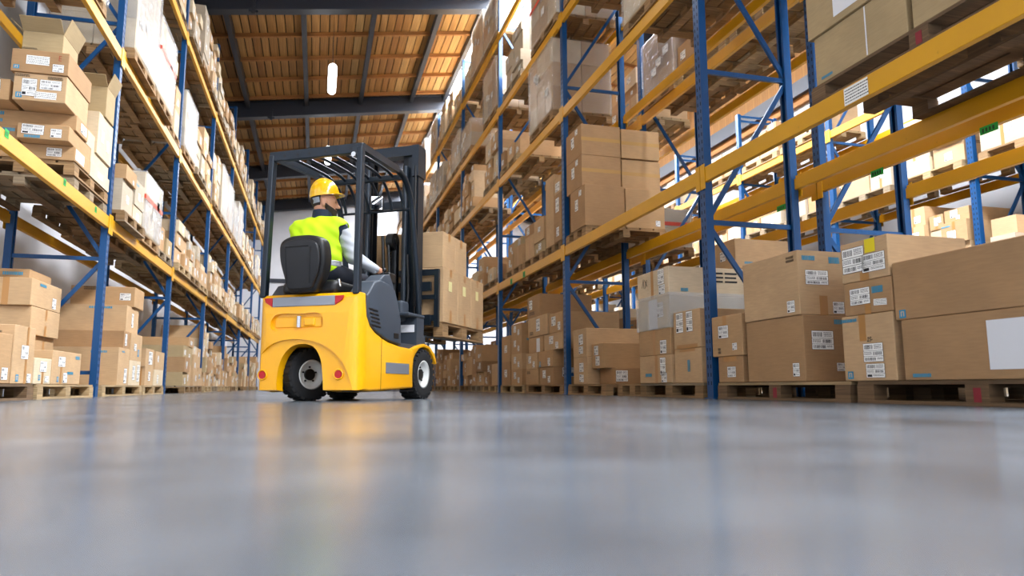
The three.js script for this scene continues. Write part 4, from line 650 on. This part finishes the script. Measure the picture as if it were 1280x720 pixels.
// overhead guard
{
  const g = new THREE.Group(); g.name = 'overhead_guard'; fk.add(g);
  for (const s of [1, -1]) {
    const p = part('rear_post', RB(0.052, 1.22, 0.062, 0.014, 3), slate, g); p.position.set(s > 0 ? 0.405 : -0.42, 1.45, 0.345); p.rotation.z = s > 0 ? 0 : -0.022;
    part('side_rail', rod([[s * 0.385, 2.07, -0.28], [s * 0.385, 2.07, -0.38], [s * 0.385, 2.05, -0.47], [s * 0.38, 1.98, -0.58], [s * 0.375, 1.85, -0.67], [s * 0.37, 1.6, -0.745], [s * 0.37, 1.2, -0.83], [s * 0.37, 0.55, -0.94]], 0.028, 10, 60), slate, g);
    part('side_rail', bar([s * 0.405, 2.06, 0.34], [s * 0.385, 2.075, -0.34], 0.05, 0.06), slate, g);
  }
  part('rear_crossbar', RB(0.86, 0.085, 0.05, 0.01), slate, g).position.set(0, 2.045, 0.345);
  const holes = []; for (const x of [-0.28, -0.16, -0.05, 0.1, 0.2, 0.33]) { const c = new THREE.CylinderGeometry(0.012, 0.012, 0.002, 12); c.rotateX(PI / 2); c.translate(x, 2.04, 0.371); holes.push(c); } part('bolt_holes', merge(holes), blackPlastic, g);
  for (let i = 0; i < 6; i++) { const x = -0.3 + i * 0.12; part('roof_slat', rod([[x, 2.06, 0.33], [x, 2.07, -0.1], [x, 2.06, -0.36], [x, 2.0, -0.52], [x, 1.88, -0.63], [x, 1.79, -0.67]], 0.014, 8, 40), slate, g); }
  part('front_crossbar', rod([[-0.37, 1.79, -0.685], [0, 1.79, -0.685], [0.37, 1.79, -0.685]], 0.012, 8, 8), slate, g); part('front_crossbar', RB(0.76, 0.05, 0.04, 0.01), slate, g).position.set(0, 2.035, -0.44);
  const k = new THREE.CylinderGeometry(0.02, 0.02, 0.03, 16); k.rotateX(PI / 2); part('bolt', k, chrome, g).position.set(0.36, 1.99, 0.37);
  const m = new THREE.Group(); m.name = 'rear_view_mirror'; fk.add(m); m.position.set(0.06, 1.85, -0.60); m.rotation.y = 0.42;
  part('mirror_shell', RB(0.125, 0.15, 0.04, 0.018, 3), blackPlastic, m); part('mirror_glass', RB(0.105, 0.13, 0.006, 0.003), mat(0xe8eaec, 0.03, 1), m, 'mirror glass reflecting a yellow beam').position.z = 0.02; part('mirror_arm', rod([[0.03, 0.05, -0.02], [0.05, 0.09, -0.05], [0.05, 0.0, -0.07]], 0.008, 6, 12), blackPlastic, m);
}
// mast, carriage, forks
{
  const m = new THREE.Group(); m.name = 'mast'; fk.add(m);
  const ch = (x, s, y0, y1, z, w, d) => merge([B(x, x + s * 0.018, y0, y1, z - d, z), B(x, x - s * w, y0, y1, z - 0.018, z), B(x, x - s * w, y0, y1, z - d, z - d + 0.018)]);
  for (const s of [1, -1]) {
    part('outer_channel', ch(s > 0 ? 0.30 : -0.33, s, 0.16, 2.40, -0.95, 0.09, 0.13), slate, m); part('inner_channel', ch(s > 0 ? 0.22 : -0.25, s, 0.2, 2.5, -0.97, 0.07, 0.11), darkSteel, m);
    const c = new THREE.CylinderGeometry(0.028, 0.028, 2.0, 16); part('lift_cylinder', c, slate, m).position.set(s * 0.2, 1.3, -0.91);
    part('hydraulic_hose', rod([[s * 0.30, 2.3, -0.925], [s * 0.305, 1.6, -0.915], [s * 0.31, 1.0, -0.92], [s * 0.3, 0.6, -0.93]], 0.012, 8, 20), blackPlastic, m);
  }
  part('mast_head', merge([B(-0.35, 0.32, 2.42, 2.52, -1.06, -0.93), B(0.26, 0.33, 2.2, 2.52, -1.1, -0.92), B(-0.36, -0.29, 2.2, 2.52, -1.1, -0.92)]), slate, m); part('cross_tie', B(-0.33, 0.3, 1.9, 1.98, -1.05, -1.02), slate, m); part('cross_tie', B(-0.33, 0.3, 0.5, 0.62, -1.0, -0.96), slate, m);
  // chains and hose pulley in the middle
  const links = []; for (let y = 0.75; y < 1.58; y += 0.028) links.push(B(-0.0, 0.035, y, y + 0.02, -0.99, -0.97)); part('lift_chain', merge(links), darkSteel, m).userData.kind = 'stuff';
  const pu = new THREE.CylinderGeometry(0.085, 0.085, 0.07, 24); pu.rotateZ(PI / 2); part('hose_pulley', pu, blackPlastic, m).position.set(0.05, 1.55, -0.96); const bolt = new THREE.CylinderGeometry(0.03, 0.03, 0.09, 16); bolt.rotateZ(PI / 2); part('pulley_hub', bolt, darkSteel, m).position.set(0.05, 1.55, -0.96);
  part('hydraulic_hose', rod([[0.03, 1.6, -0.9], [0.05, 1.3, -0.9], [0.06, 0.98, -0.9], [0.12, 0.86, -0.9], [0.2, 0.95, -0.92], [0.2, 1.5, -0.93]], 0.016, 8, 40), blackPlastic, m); part('hydraulic_hose', rod([[-0.02, 1.6, -0.89], [0.0, 1.2, -0.89], [0.03, 0.9, -0.89], [0.13, 0.79, -0.89], [0.23, 0.9, -0.91], [0.23, 1.4, -0.92]], 0.016, 8, 40), blackPlastic, m);
  const piston = new THREE.CylinderGeometry(0.04, 0.04, 1.1, 18); part('centre_cylinder', piston, darkSteel, m).position.set(0.06, 1.0, -1.0);
  const c = new THREE.Group(); c.name = 'fork_carriage'; fk.add(c);
  part('carriage_plate', merge([B(-0.4, 0.4, 0.72, 0.82, -1.125, -1.085), B(-0.4, 0.4, 1.06, 1.15, -1.125, -1.085), B(-0.19, -0.13, 0.7, 1.2, -1.09, -0.99), B(0.13, 0.19, 0.7, 1.2, -1.09, -0.99)]), slate, c);
  part('load_backrest', merge([B(-0.475, -0.43, 0.7, 1.28, -1.15, -1.11), B(0.43, 0.475, 0.7, 1.28, -1.15, -1.11), B(-0.43, 0.43, 1.22, 1.28, -1.145, -1.115), B(-0.43, 0.43, 0.76, 0.82, -1.145, -1.115), B(0.2, 0.45, 0.98, 1.02, -1.145, -1.1)]), slate, c);
  for (const s of [-1, 1]) part('fork', merge([B(s * 0.2 - 0.05, s * 0.2 + 0.05, 0.632, 1.12, -1.165, -1.13), B(s * 0.2 - 0.05, s * 0.2 + 0.05, 0.632, 0.67, -2.3, -1.13)]), darkSteel, c);
}
// controls
{
  const c = new THREE.Group(); c.name = 'controls'; fk.add(c);
  part('steering_column', rod([[-0.14, 0.6, -0.72], [-0.14, 0.9, -0.6], [-0.14, 1.02, -0.54]], 0.035, 10, 16), blackPlastic, c);
  const w = new THREE.TorusGeometry(0.15, 0.016, 10, 32); w.rotateX(PI / 2 - 0.5); part('steering_wheel', w, blackPlastic, c).position.set(-0.14, 1.06, -0.5); part('wheel_spoke', B(-0.29, 0.01, 1.05, 1.07, -0.52, -0.48), blackPlastic, c);
  part('dashboard', RB(0.66, 0.2, 0.16, 0.03), slatePlastic, c).position.set(-0.02, 0.82, -0.74);
  for (let i = 0; i < 3; i++) { part('lever', rod([[0.25 + i * 0.045, 1.03, -0.17], [0.25 + i * 0.045, 1.1, -0.21], [0.25 + i * 0.045, 1.12, -0.225]], 0.008, 6, 10), darkSteel, c); const k = new THREE.SphereGeometry(0.02, 12, 10); part('lever_knob', k, blackPlastic, c).position.set(0.25 + i * 0.045, 1.13, -0.23); }
  part('lever_housing', RB(0.17, 0.1, 0.13, 0.02), blackPlastic, c).position.set(0.32, 1.06, -0.27);
}
// pallet and cartons on the forks: things of their own that share the truck's axes
{
  const k = palletPieces(1.2, 1.0), own = (x, y, z) => V(x, y, z).applyAxisAngle(V(0, 1, 0), FK_TURN).add(V(...FK_POS));
  const t = thing('wooden_pallet', 'honey brown wooden pallet lifted on the forklift forks', 'pallet', own(-0.5, 0.592, -1.175).toArray(), FK_TURN);
  for (const [n, g] of k.parts) part(n, g, palletMat[1], t);
  const bx = (x0, x1, y0, y1, z0, z1, label, dec = []) => { const w = x1 - x0, h = y1 - y0, d = z0 - z1, q = thing('cardboard_box', label, 'carton', own((x0 + x1) / 2, y0, (z0 + z1) / 2).toArray(), FK_TURN, 'cartons on the forklift'); const m = part('carton_body', RB(w, h, d, 0.006, 1), cardMat.tan, q); m.position.y = h / 2; for (const [f, u, v, dw, dh, mt, nm] of dec) { const s = part(nm, unitPlane, mt, q); s.scale.set(dw, dh, 1); if (f === 'r') { s.position.set(w / 2 + 0.002, h * v, d / 2 - d * u); s.rotation.y = PI / 2; } else s.position.set(-w / 2 + w * u, h * v, d / 2 + 0.002); } };
  const y0 = 0.7335, y1 = 1.275, y2 = 1.635, W3 = ['next to the backrest', 'in the middle', 'at the fork tips'];
  for (let i = 0; i < 3; i++) { const z = -1.178 - i * 0.398; for (const s of [0, 1]) bx(s ? 0.002 : -0.5, s ? 0.5 : -0.002, y0, y1 - 0.001, z, z - 0.392, `tan carton ${W3[i]}, lower layer on forks, ${s ? 'console side with cream note' : 'steering-column side'}`, s ? [['r', 0.45, 0.68, 0.09, 0.1, creamNote, 'cream_note'], ['r', 0.5, 0.12, 0.05, 0.13, tapeMat, 'packing_tape'], ['r', 0.5, 0.93, 0.05, 0.08, tapeMat, 'packing_tape']] : []); }
  for (let i = 0; i < 2; i++) { const z = -1.18 - i * 0.335; for (const s of [0, 1]) bx(s ? 0.002 : -0.49, s ? 0.49 : -0.002, y1, y2, z, z - 0.33, `tan carton ${W3[i]}, upper layer on forks, ${s ? 'console side' : 'steering-column side'}`, s ? [['n', 0.5, 0.82, 0.035, 0.035, paperMat, 'shipping_label'], ['r', 0.5, 0.9, 0.05, 0.08, tapeMat, 'packing_tape']] : []); }
}

// ---------------------------------------------------------------- the driver, one field meshed by surface nets
function surfaceNets(f, lo, hi, cell) {
  const n = [0, 1, 2].map((k) => Math.ceil((hi[k] - lo[k]) / cell) + 1), [nx, ny, nz] = n, F = new Float32Array(nx * ny * nz), id = (i, j, k) => i + nx * (j + ny * k);
  for (let k = 0; k < nz; k++) for (let j = 0; j < ny; j++) for (let i = 0; i < nx; i++) F[id(i, j, k)] = f(lo[0] + i * cell, lo[1] + j * cell, lo[2] + k * cell);
  const idx = new Int32Array(nx * ny * nz).fill(-1), pos = [];
  for (let k = 0; k < nz - 1; k++) for (let j = 0; j < ny - 1; j++) for (let i = 0; i < nx - 1; i++) {
    let c = 0, sx = 0, sy = 0, sz = 0; const v = (a, b, d) => F[id(i + a, j + b, k + d)];
    const edge = (a, b, d, p, q, r) => { const u = v(a, b, d), w = v(p, q, r); if ((u < 0) !== (w < 0)) { const t = u / (u - w); sx += a + (p - a) * t; sy += b + (q - b) * t; sz += d + (r - d) * t; c++; } };
    for (const a of [0, 1]) for (const b of [0, 1]) { edge(0, a, b, 1, a, b); edge(a, 0, b, a, 1, b); edge(a, b, 0, a, b, 1); }
    if (c) { idx[id(i, j, k)] = pos.length / 3; pos.push(lo[0] + (i + sx / c) * cell, lo[1] + (j + sy / c) * cell, lo[2] + (k + sz / c) * cell); }
  }
  const tri = [], quad = (a, b, c, d, s) => { if (a < 0 || b < 0 || c < 0 || d < 0) return; s ? tri.push(a, b, c, a, c, d) : tri.push(a, c, b, a, d, c); };
  for (let k = 1; k < nz - 1; k++) for (let j = 1; j < ny - 1; j++) for (let i = 1; i < nx - 1; i++) {
    const o = F[id(i, j, k)] < 0;
    if (o !== F[id(i + 1, j, k)] < 0) quad(idx[id(i, j - 1, k - 1)], idx[id(i, j, k - 1)], idx[id(i, j, k)], idx[id(i, j - 1, k)], o);
    if (o !== F[id(i, j + 1, k)] < 0) quad(idx[id(i - 1, j, k - 1)], idx[id(i - 1, j, k)], idx[id(i, j, k)], idx[id(i, j, k - 1)], o);
    if (o !== F[id(i, j, k + 1)] < 0) quad(idx[id(i - 1, j - 1, k)], idx[id(i, j - 1, k)], idx[id(i, j, k)], idx[id(i - 1, j, k)], o);
  }
  const g = new THREE.BufferGeometry(); g.setAttribute('position', new THREE.Float32BufferAttribute(pos, 3)); g.setIndex(tri); g.computeVertexNormals(); return g;
}
const smax = (a, b, k) => -smin(-a, -b, k);
const smin = (a, b, k) => { const h = max(k - abs(a - b), 0) / k; return min(a, b) - h * h * k * 0.25; };
function cap(p, a, b, ra, rb) { const bx = b[0] - a[0], by = b[1] - a[1], bz = b[2] - a[2], px = p[0] - a[0], py = p[1] - a[1], pz = p[2] - a[2]; const t = max(0, min(1, (px * bx + py * by + pz * bz) / (bx * bx + by * by + bz * bz))); return hypot(px - bx * t, py - by * t, pz - bz * t) - (ra + (rb - ra) * t); }
function ell(p, c, r) { const x = (p[0] - c[0]) / r[0], y = (p[1] - c[1]) / r[1], z = (p[2] - c[2]) / r[2], k = hypot(x, y, z); return (k - 1) * min(r[0], r[1], r[2]) * (k > 1 ? 1 : 1); }
{
  const man = thing('person', 'driver in yellow hard hat, hi-vis vest and grey sweater seated on the forklift', 'person', FK_POS, FK_TURN); man.scale.y = 0.975;
  // joints in the truck's axes
  const J = { hip: [-0.08, 1.04, 0.14], waist: [-0.09, 1.16, 0.15], chest: [-0.10, 1.36, 0.12], neck: [-0.08, 1.52, 0.06], shR: [0.08, 1.455, 0.10], shL: [-0.285, 1.455, 0.10], elR: [0.165, 1.22, 0.0], wrR: [0.275, 1.135, -0.19], elL: [-0.34, 1.22, -0.06], wrL: [-0.24, 1.12, -0.32], kR: [0.06, 1.05, -0.36], kL: [-0.22, 1.05, -0.36], aR: [0.06, 0.54, -0.46], aL: [-0.22, 0.54, -0.46], tR: [0.06, 0.47, -0.58], tL: [-0.22, 0.47, -0.58] };
  const head = [-0.075, 1.685, 0.075], HS = 1.01;
  // facing direction: to the right of the truck
  const ang = -58 * PI / 180, hf = [sin(-ang), 0, -cos(ang)], hr = [cos(ang), 0, sin(-ang)].map((v, i) => (i === 0 ? cos(ang) : i === 2 ? sin(-ang) : 0));
  const loc2 = (p) => { const d = [(p[0] - head[0]) / HS, (p[1] - head[1]) / HS, (p[2] - head[2]) / HS]; return [d[0] * hr[0] + d[2] * hr[2], d[1], d[0] * hf[0] + d[2] * hf[2]]; }; // right, up, forward of the face
  const headF = (p) => {
    const q = loc2(p); let d = ell(q, [0, 0.035, -0.012], [0.077, 0.105, 0.098]);
    d = smin(d, ell(q, [0, -0.035, 0.03], [0.058, 0.085, 0.066]), 0.04); // jaw
    d = smin(d, cap(q, [0, 0.012, 0.092], [0, -0.028, 0.116], 0.010, 0.014), 0.018); // nose
    d = smin(d, cap(q, [-0.03, 0.03, 0.078], [0.03, 0.03, 0.078], 0.014, 0.014), 0.02); // brow
    d = smin(d, cap(q, [-0.018, -0.062, 0.092], [0.018, -0.062, 0.092], 0.009, 0.009), 0.012); // lips
    d = smin(d, ell(q, [0, -0.098, 0.07], [0.026, 0.022, 0.024]), 0.025); // chin
    for (const s of [-1, 1]) { d = smin(d, ell(q, [s * 0.079, -0.005, -0.005], [0.011, 0.034, 0.022]), 0.008); d = max(d, -ell(q, [s * 0.031, 0.008, 0.095], [0.016, 0.010, 0.012])); d = min(d, ell(q, [s * 0.031, 0.007, 0.080], [0.013, 0.012, 0.012])); }
    return d * HS;
  };
  const fingers = (p, wr, el, side) => { // a hand closed on a knob: palm, four curled fingers, thumb
    const ax = V(...wr).sub(V(...el)).normalize(), up = V(0, 1, 0), sd = ax.clone().cross(up).normalize(), at2 = (f, s, u) => { const v = V(...wr).addScaledVector(ax, f).addScaledVector(sd, s).addScaledVector(up, u); return [v.x, v.y, v.z]; };
    return { palm: [at2(0.02, 0, 0.0), at2(0.075, 0, 0.004)], f: [-0.03, -0.01, 0.01, 0.03].map((s, i) => [at2(0.075, s, 0.008), at2(0.107 - (i === 0 || i === 3 ? 0.008 : 0), s * 1.05, 0.0), at2(0.11 - (i === 3 ? 0.01 : 0), s * 1.05, -0.03), at2(0.09, s, -0.042)]), th: [at2(0.03, side * -0.03, 0), at2(0.06, side * -0.05, -0.016), at2(0.085, side * -0.042, -0.03)] };
  };
  const HR = fingers(null, J.wrR, J.elR, 1), HL = fingers(null, J.wrL, J.elL, -1);
  const handF = (p, H, wr) => { let d = cap(p, wr, H.palm[0], 0.026, 0.03); d = smin(d, cap(p, H.palm[0], H.palm[1], 0.03, 0.034), 0.02); for (const f of H.f) { let e = cap(p, f[0], f[1], 0.0105, 0.0095); e = min(e, cap(p, f[1], f[2], 0.0095, 0.009)); e = min(e, cap(p, f[2], f[3], 0.009, 0.008)); d = smin(d, e, 0.006); } let t = cap(p, H.th[0], H.th[1], 0.014, 0.011); t = min(t, cap(p, H.th[1], H.th[2], 0.011, 0.009)); return smin(d, t, 0.012); };
  const torsoF = (p) => { let d = ell(p, [-0.09, 1.14, 0.15], [0.165, 0.14, 0.115]); d = smin(d, ell(p, [-0.10, 1.34, 0.115], [0.185, 0.17, 0.12]), 0.1); d = smin(d, cap(p, J.shR, J.shL, 0.062, 0.062), 0.08); return d; };
  const armF = (p, g = 0) => { let d = cap(p, J.shR, J.elR, 0.062 + g, 0.048 + g); d = smin(d, cap(p, J.elR, J.wrR, 0.047 + g, 0.031 + g), 0.03); let e = cap(p, J.shL, J.elL, 0.062 + g, 0.048 + g); e = smin(e, cap(p, J.elL, J.wrL, 0.047 + g, 0.031 + g), 0.03); return min(d, e); };
  const legF = (p, g = 0) => { let d = 1; for (const [k, a, t, h] of [['kR', 'aR', 'tR', 0.01], ['kL', 'aL', 'tL', -0.17]]) { let e = cap(p, [h, 1.075, 0.1], J[k], 0.088 + g, 0.066 + g); e = smin(e, cap(p, J[k], J[a], 0.062 + g, 0.045 + g), 0.04); d = min(d, e); } return smin(d, ell(p, [-0.08, 1.085, 0.13], [0.17 + g, 0.1 + g, 0.13 + g]), 0.06); };
  const feet = (p) => { let d = 1; for (const [a, t] of [['aR', 'tR'], ['aL', 'tL']]) d = min(d, cap(p, J[a], J[t], 0.04, 0.036)); return d; };
  const neckF = (p) => cap(p, [-0.09, 1.46, 0.10], [head[0] - 0.015, head[1] - 0.06, head[2] + 0.02], 0.056, 0.054);
  const skin = mat(0xc08a6c, 0.5), navy = mat(0x142338, 0.8), sweater = mat(0xb2b6bc, 0.9), vestMat = mat(0xc6f20a, 0.7), trouserMat = mat(0x1a1f2b, 0.85), hairMat = mat(0x2e2019, 0.8), helmetMat = phys(0xf3b90a, 0.22, { clearcoat: 0.8 }), tapeSilver = mat(0xc9cdd2, 0.35, 0.3);
  const bodyF = (p) => { let d = smin(torsoF(p) + 0.02, neckF(p), 0.04); d = smin(d, armF(p, -0.01) , 0.03); d = min(d, legF(p, -0.01)); return min(d, feet(p) + 0.01); };
  const wrap3 = (f) => (x, y, z) => f([x, y, z]);
  const bodyG = surfaceNets(wrap3(bodyF), [-0.46, 0.4, -0.66], [0.36, 1.6, 0.34], 0.014);
  const headG = surfaceNets(wrap3((p) => smin(headF(p), neckF(p), 0.03)), [head[0] - 0.17, head[1] - 0.18, head[2] - 0.17], [head[0] + 0.17, head[1] + 0.19, head[2] + 0.17], 0.005);
  const hand = (H, wr) => surfaceNets(wrap3((p) => handF(p, H, wr)), [wr[0] - 0.15, wr[1] - 0.13, wr[2] - 0.17], [wr[0] + 0.15, wr[1] + 0.1, wr[2] + 0.1], 0.004);
  const strip = (g) => { const h = g.toNonIndexed(); return h; };
  part('body', merge([bodyG, headG, hand(HR, J.wrR), hand(HL, J.wrL)].map(strip)), skin, man, 'bearded head in profile and bare hands');
  // clothing
  part('sweater', surfaceNets(wrap3((p) => { let d = armF(p, 0.012 + 0.003 * sin(p[1] * 90 + p[0] * 40)); const cuff = min(cap(p, J.wrR, HR.palm[1], 0.06, 0.06), cap(p, J.wrL, HL.palm[1], 0.06, 0.06)); return max(d, -(hypot(p[0] - HR.palm[0][0], p[1] - HR.palm[0][1], p[2] - HR.palm[0][2]) - 0.035), -(hypot(p[0] - HL.palm[0][0], p[1] - HL.palm[0][1], p[2] - HL.palm[0][2]) - 0.035)); }), [-0.46, 1.02, -0.4], [0.37, 1.56, 0.24], 0.009), sweater, man, 'light grey knitted sleeves');
  const armHole = (p) => min(cap(p, J.shR, [J.shR[0] + 0.12, J.shR[1] - 0.16, J.shR[2] - 0.04], 0.078, 0.085), cap(p, J.shL, [J.shL[0] - 0.12, J.shL[1] - 0.16, J.shL[2] - 0.06], 0.078, 0.085));
  const neckHole = (p) => cap(p, [-0.085, 1.525, 0.075], [-0.06, 1.66, 0.03], 0.085, 0.1);
  const vestF = (p) => { const w = 0.004 * sin(p[1] * 26 + p[0] * 34) * sin(p[0] * 20 - p[1] * 12 + p[2] * 18) + 0.002 * sin(p[1] * 60 + p[0] * 50); const d = torsoF(p) - 0.026 - w; return smax(smax(smax(d, -armHole(p), 0.018), -neckHole(p), 0.018), 1.02 - p[1], 0.018); };
  const vest = part('vest', surfaceNets(wrap3(vestF), [-0.4, 0.98, -0.1], [0.2, 1.62, 0.36], 0.006), vestMat, man, 'fluorescent yellow hi-vis vest');
  part('reflective_band', surfaceNets(wrap3((p) => max(vestF(p) - 0.003, abs(p[1] - 1.135) - 0.025)), [-0.4, 1.06, -0.1], [0.2, 1.2, 0.36], 0.008), tapeSilver, vest);
  part('shirt', surfaceNets(wrap3((p) => max(min(torsoF(p) - 0.012, max(smin(neckF(p) - 0.016, cap(p, [-0.085, 1.50, 0.075], [-0.08, 1.56, 0.075], 0.083, 0.083), 0.03), p[1] - 1.622)), 1.06 - p[1])), [-0.4, 1.0, -0.12], [0.24, 1.66, 0.36], 0.008), navy, man, 'navy polo shirt collar');
  part('trousers', surfaceNets(wrap3((p) => legF(p, 0.008)), [-0.4, 0.45, -0.5], [0.24, 1.22, 0.34], 0.012), trouserMat, man); part('boots', surfaceNets(wrap3((p) => feet(p)), [-0.3, 0.41, -0.64], [0.22, 0.6, -0.34], 0.01), blackPlastic, man);
  // hair and beard follow the head a few millimetres out
  const facePart = (f, g) => surfaceNets(wrap3((p) => { const q = loc2(p); return max(headF(p) - g, f(q)); }), [head[0] - 0.18, head[1] - 0.19, head[2] - 0.18], [head[0] + 0.18, head[1] + 0.19, head[2] + 0.18], 0.005);
  part('beard', facePart((q) => min(max(q[1] + 0.008 + 0.52 * max(0, q[2]), -(q[2] - 0.004), -(hypot(q[0] * 0.7, q[1] + 0.06, q[2] - 0.104) - 0.013)), max(abs(q[1] + 0.046) - 0.007, 0.086 - q[2], abs(q[0]) - 0.03)), 0.005), hairMat, man, 'short dark beard');
  part('hair', facePart((q) => max(q[2] + 0.034, -q[1] - 0.07), 0.004), hairMat, man, 'short dark hair at the nape');
  for (const s of [-1, 1]) { const v = V(...head).add(V(HS * (hr[0] * s * 0.031 + hf[0] * 0.085), HS * 0.008, HS * (hr[2] * s * 0.031 + hf[2] * 0.085))); part('eye', new THREE.SphereGeometry(0.0095, 12, 10), mat(0x1d1612, 0.2), man).position.copy(v); }
  // hard hat
  const hat = new THREE.Group(); hat.name = 'hard_hat'; hat.userData.label = 'glossy yellow hard hat with a short peak'; man.add(hat); hat.position.set(head[0], head[1] + 0.062, head[2]); hat.rotation.order = 'YXZ'; hat.rotation.set(0.15, ang, 0); hat.scale.set(0.97, 1.3, 0.95);
  const pr = []; for (let i = 0; i <= 14; i++) { const t = i / 14 * PI / 2; pr.push(new THREE.Vector2(0.118 * Math.pow(cos(t), 0.75), 0.115 * sin(t))); } pr.unshift(new THREE.Vector2(0.121, -0.004), new THREE.Vector2(0.118, -0.004));
  const dome = new THREE.LatheGeometry(pr, 36); dome.scale(0.93, 1, 1.12); part('shell', dome, helmetMat, hat);
  const peak = new THREE.CylinderGeometry(0.112, 0.122, 0.008, 36, 1, false, PI - 0.95, 1.9); peak.scale(0.95, 1, 1.58); peak.translate(0, 0.002, 0.012); part('peak', peak, helmetMat, hat);
  const ridge = []; for (const x of [-0.03, 0, 0.03]) ridge.push(rod([[x, 0.045, -0.118], [x, 0.095, -0.075], [x, 0.118, 0], [x, 0.095, 0.075], [x, 0.05, 0.115]], 0.006, 6, 24)); part('ridges', merge(ridge), helmetMat, hat);
  const st = new THREE.CylinderGeometry(0.104, 0.1, 0.036, 32, 1, true, -1.15, 2.3); st.scale(0.95, 1, 1.12); part('nape_strap', st, mat(0x8f949b, 0.7, 0, { side: THREE.DoubleSide }), hat, 'grey nape strap').position.set(0, -0.03, 0.006);
}
scene.traverse((o) => { if (o.isMesh) { o.castShadow = o.receiveShadow = true; } if (o.isLight) o.castShadow = true; });
renderer.render(scene, camera);
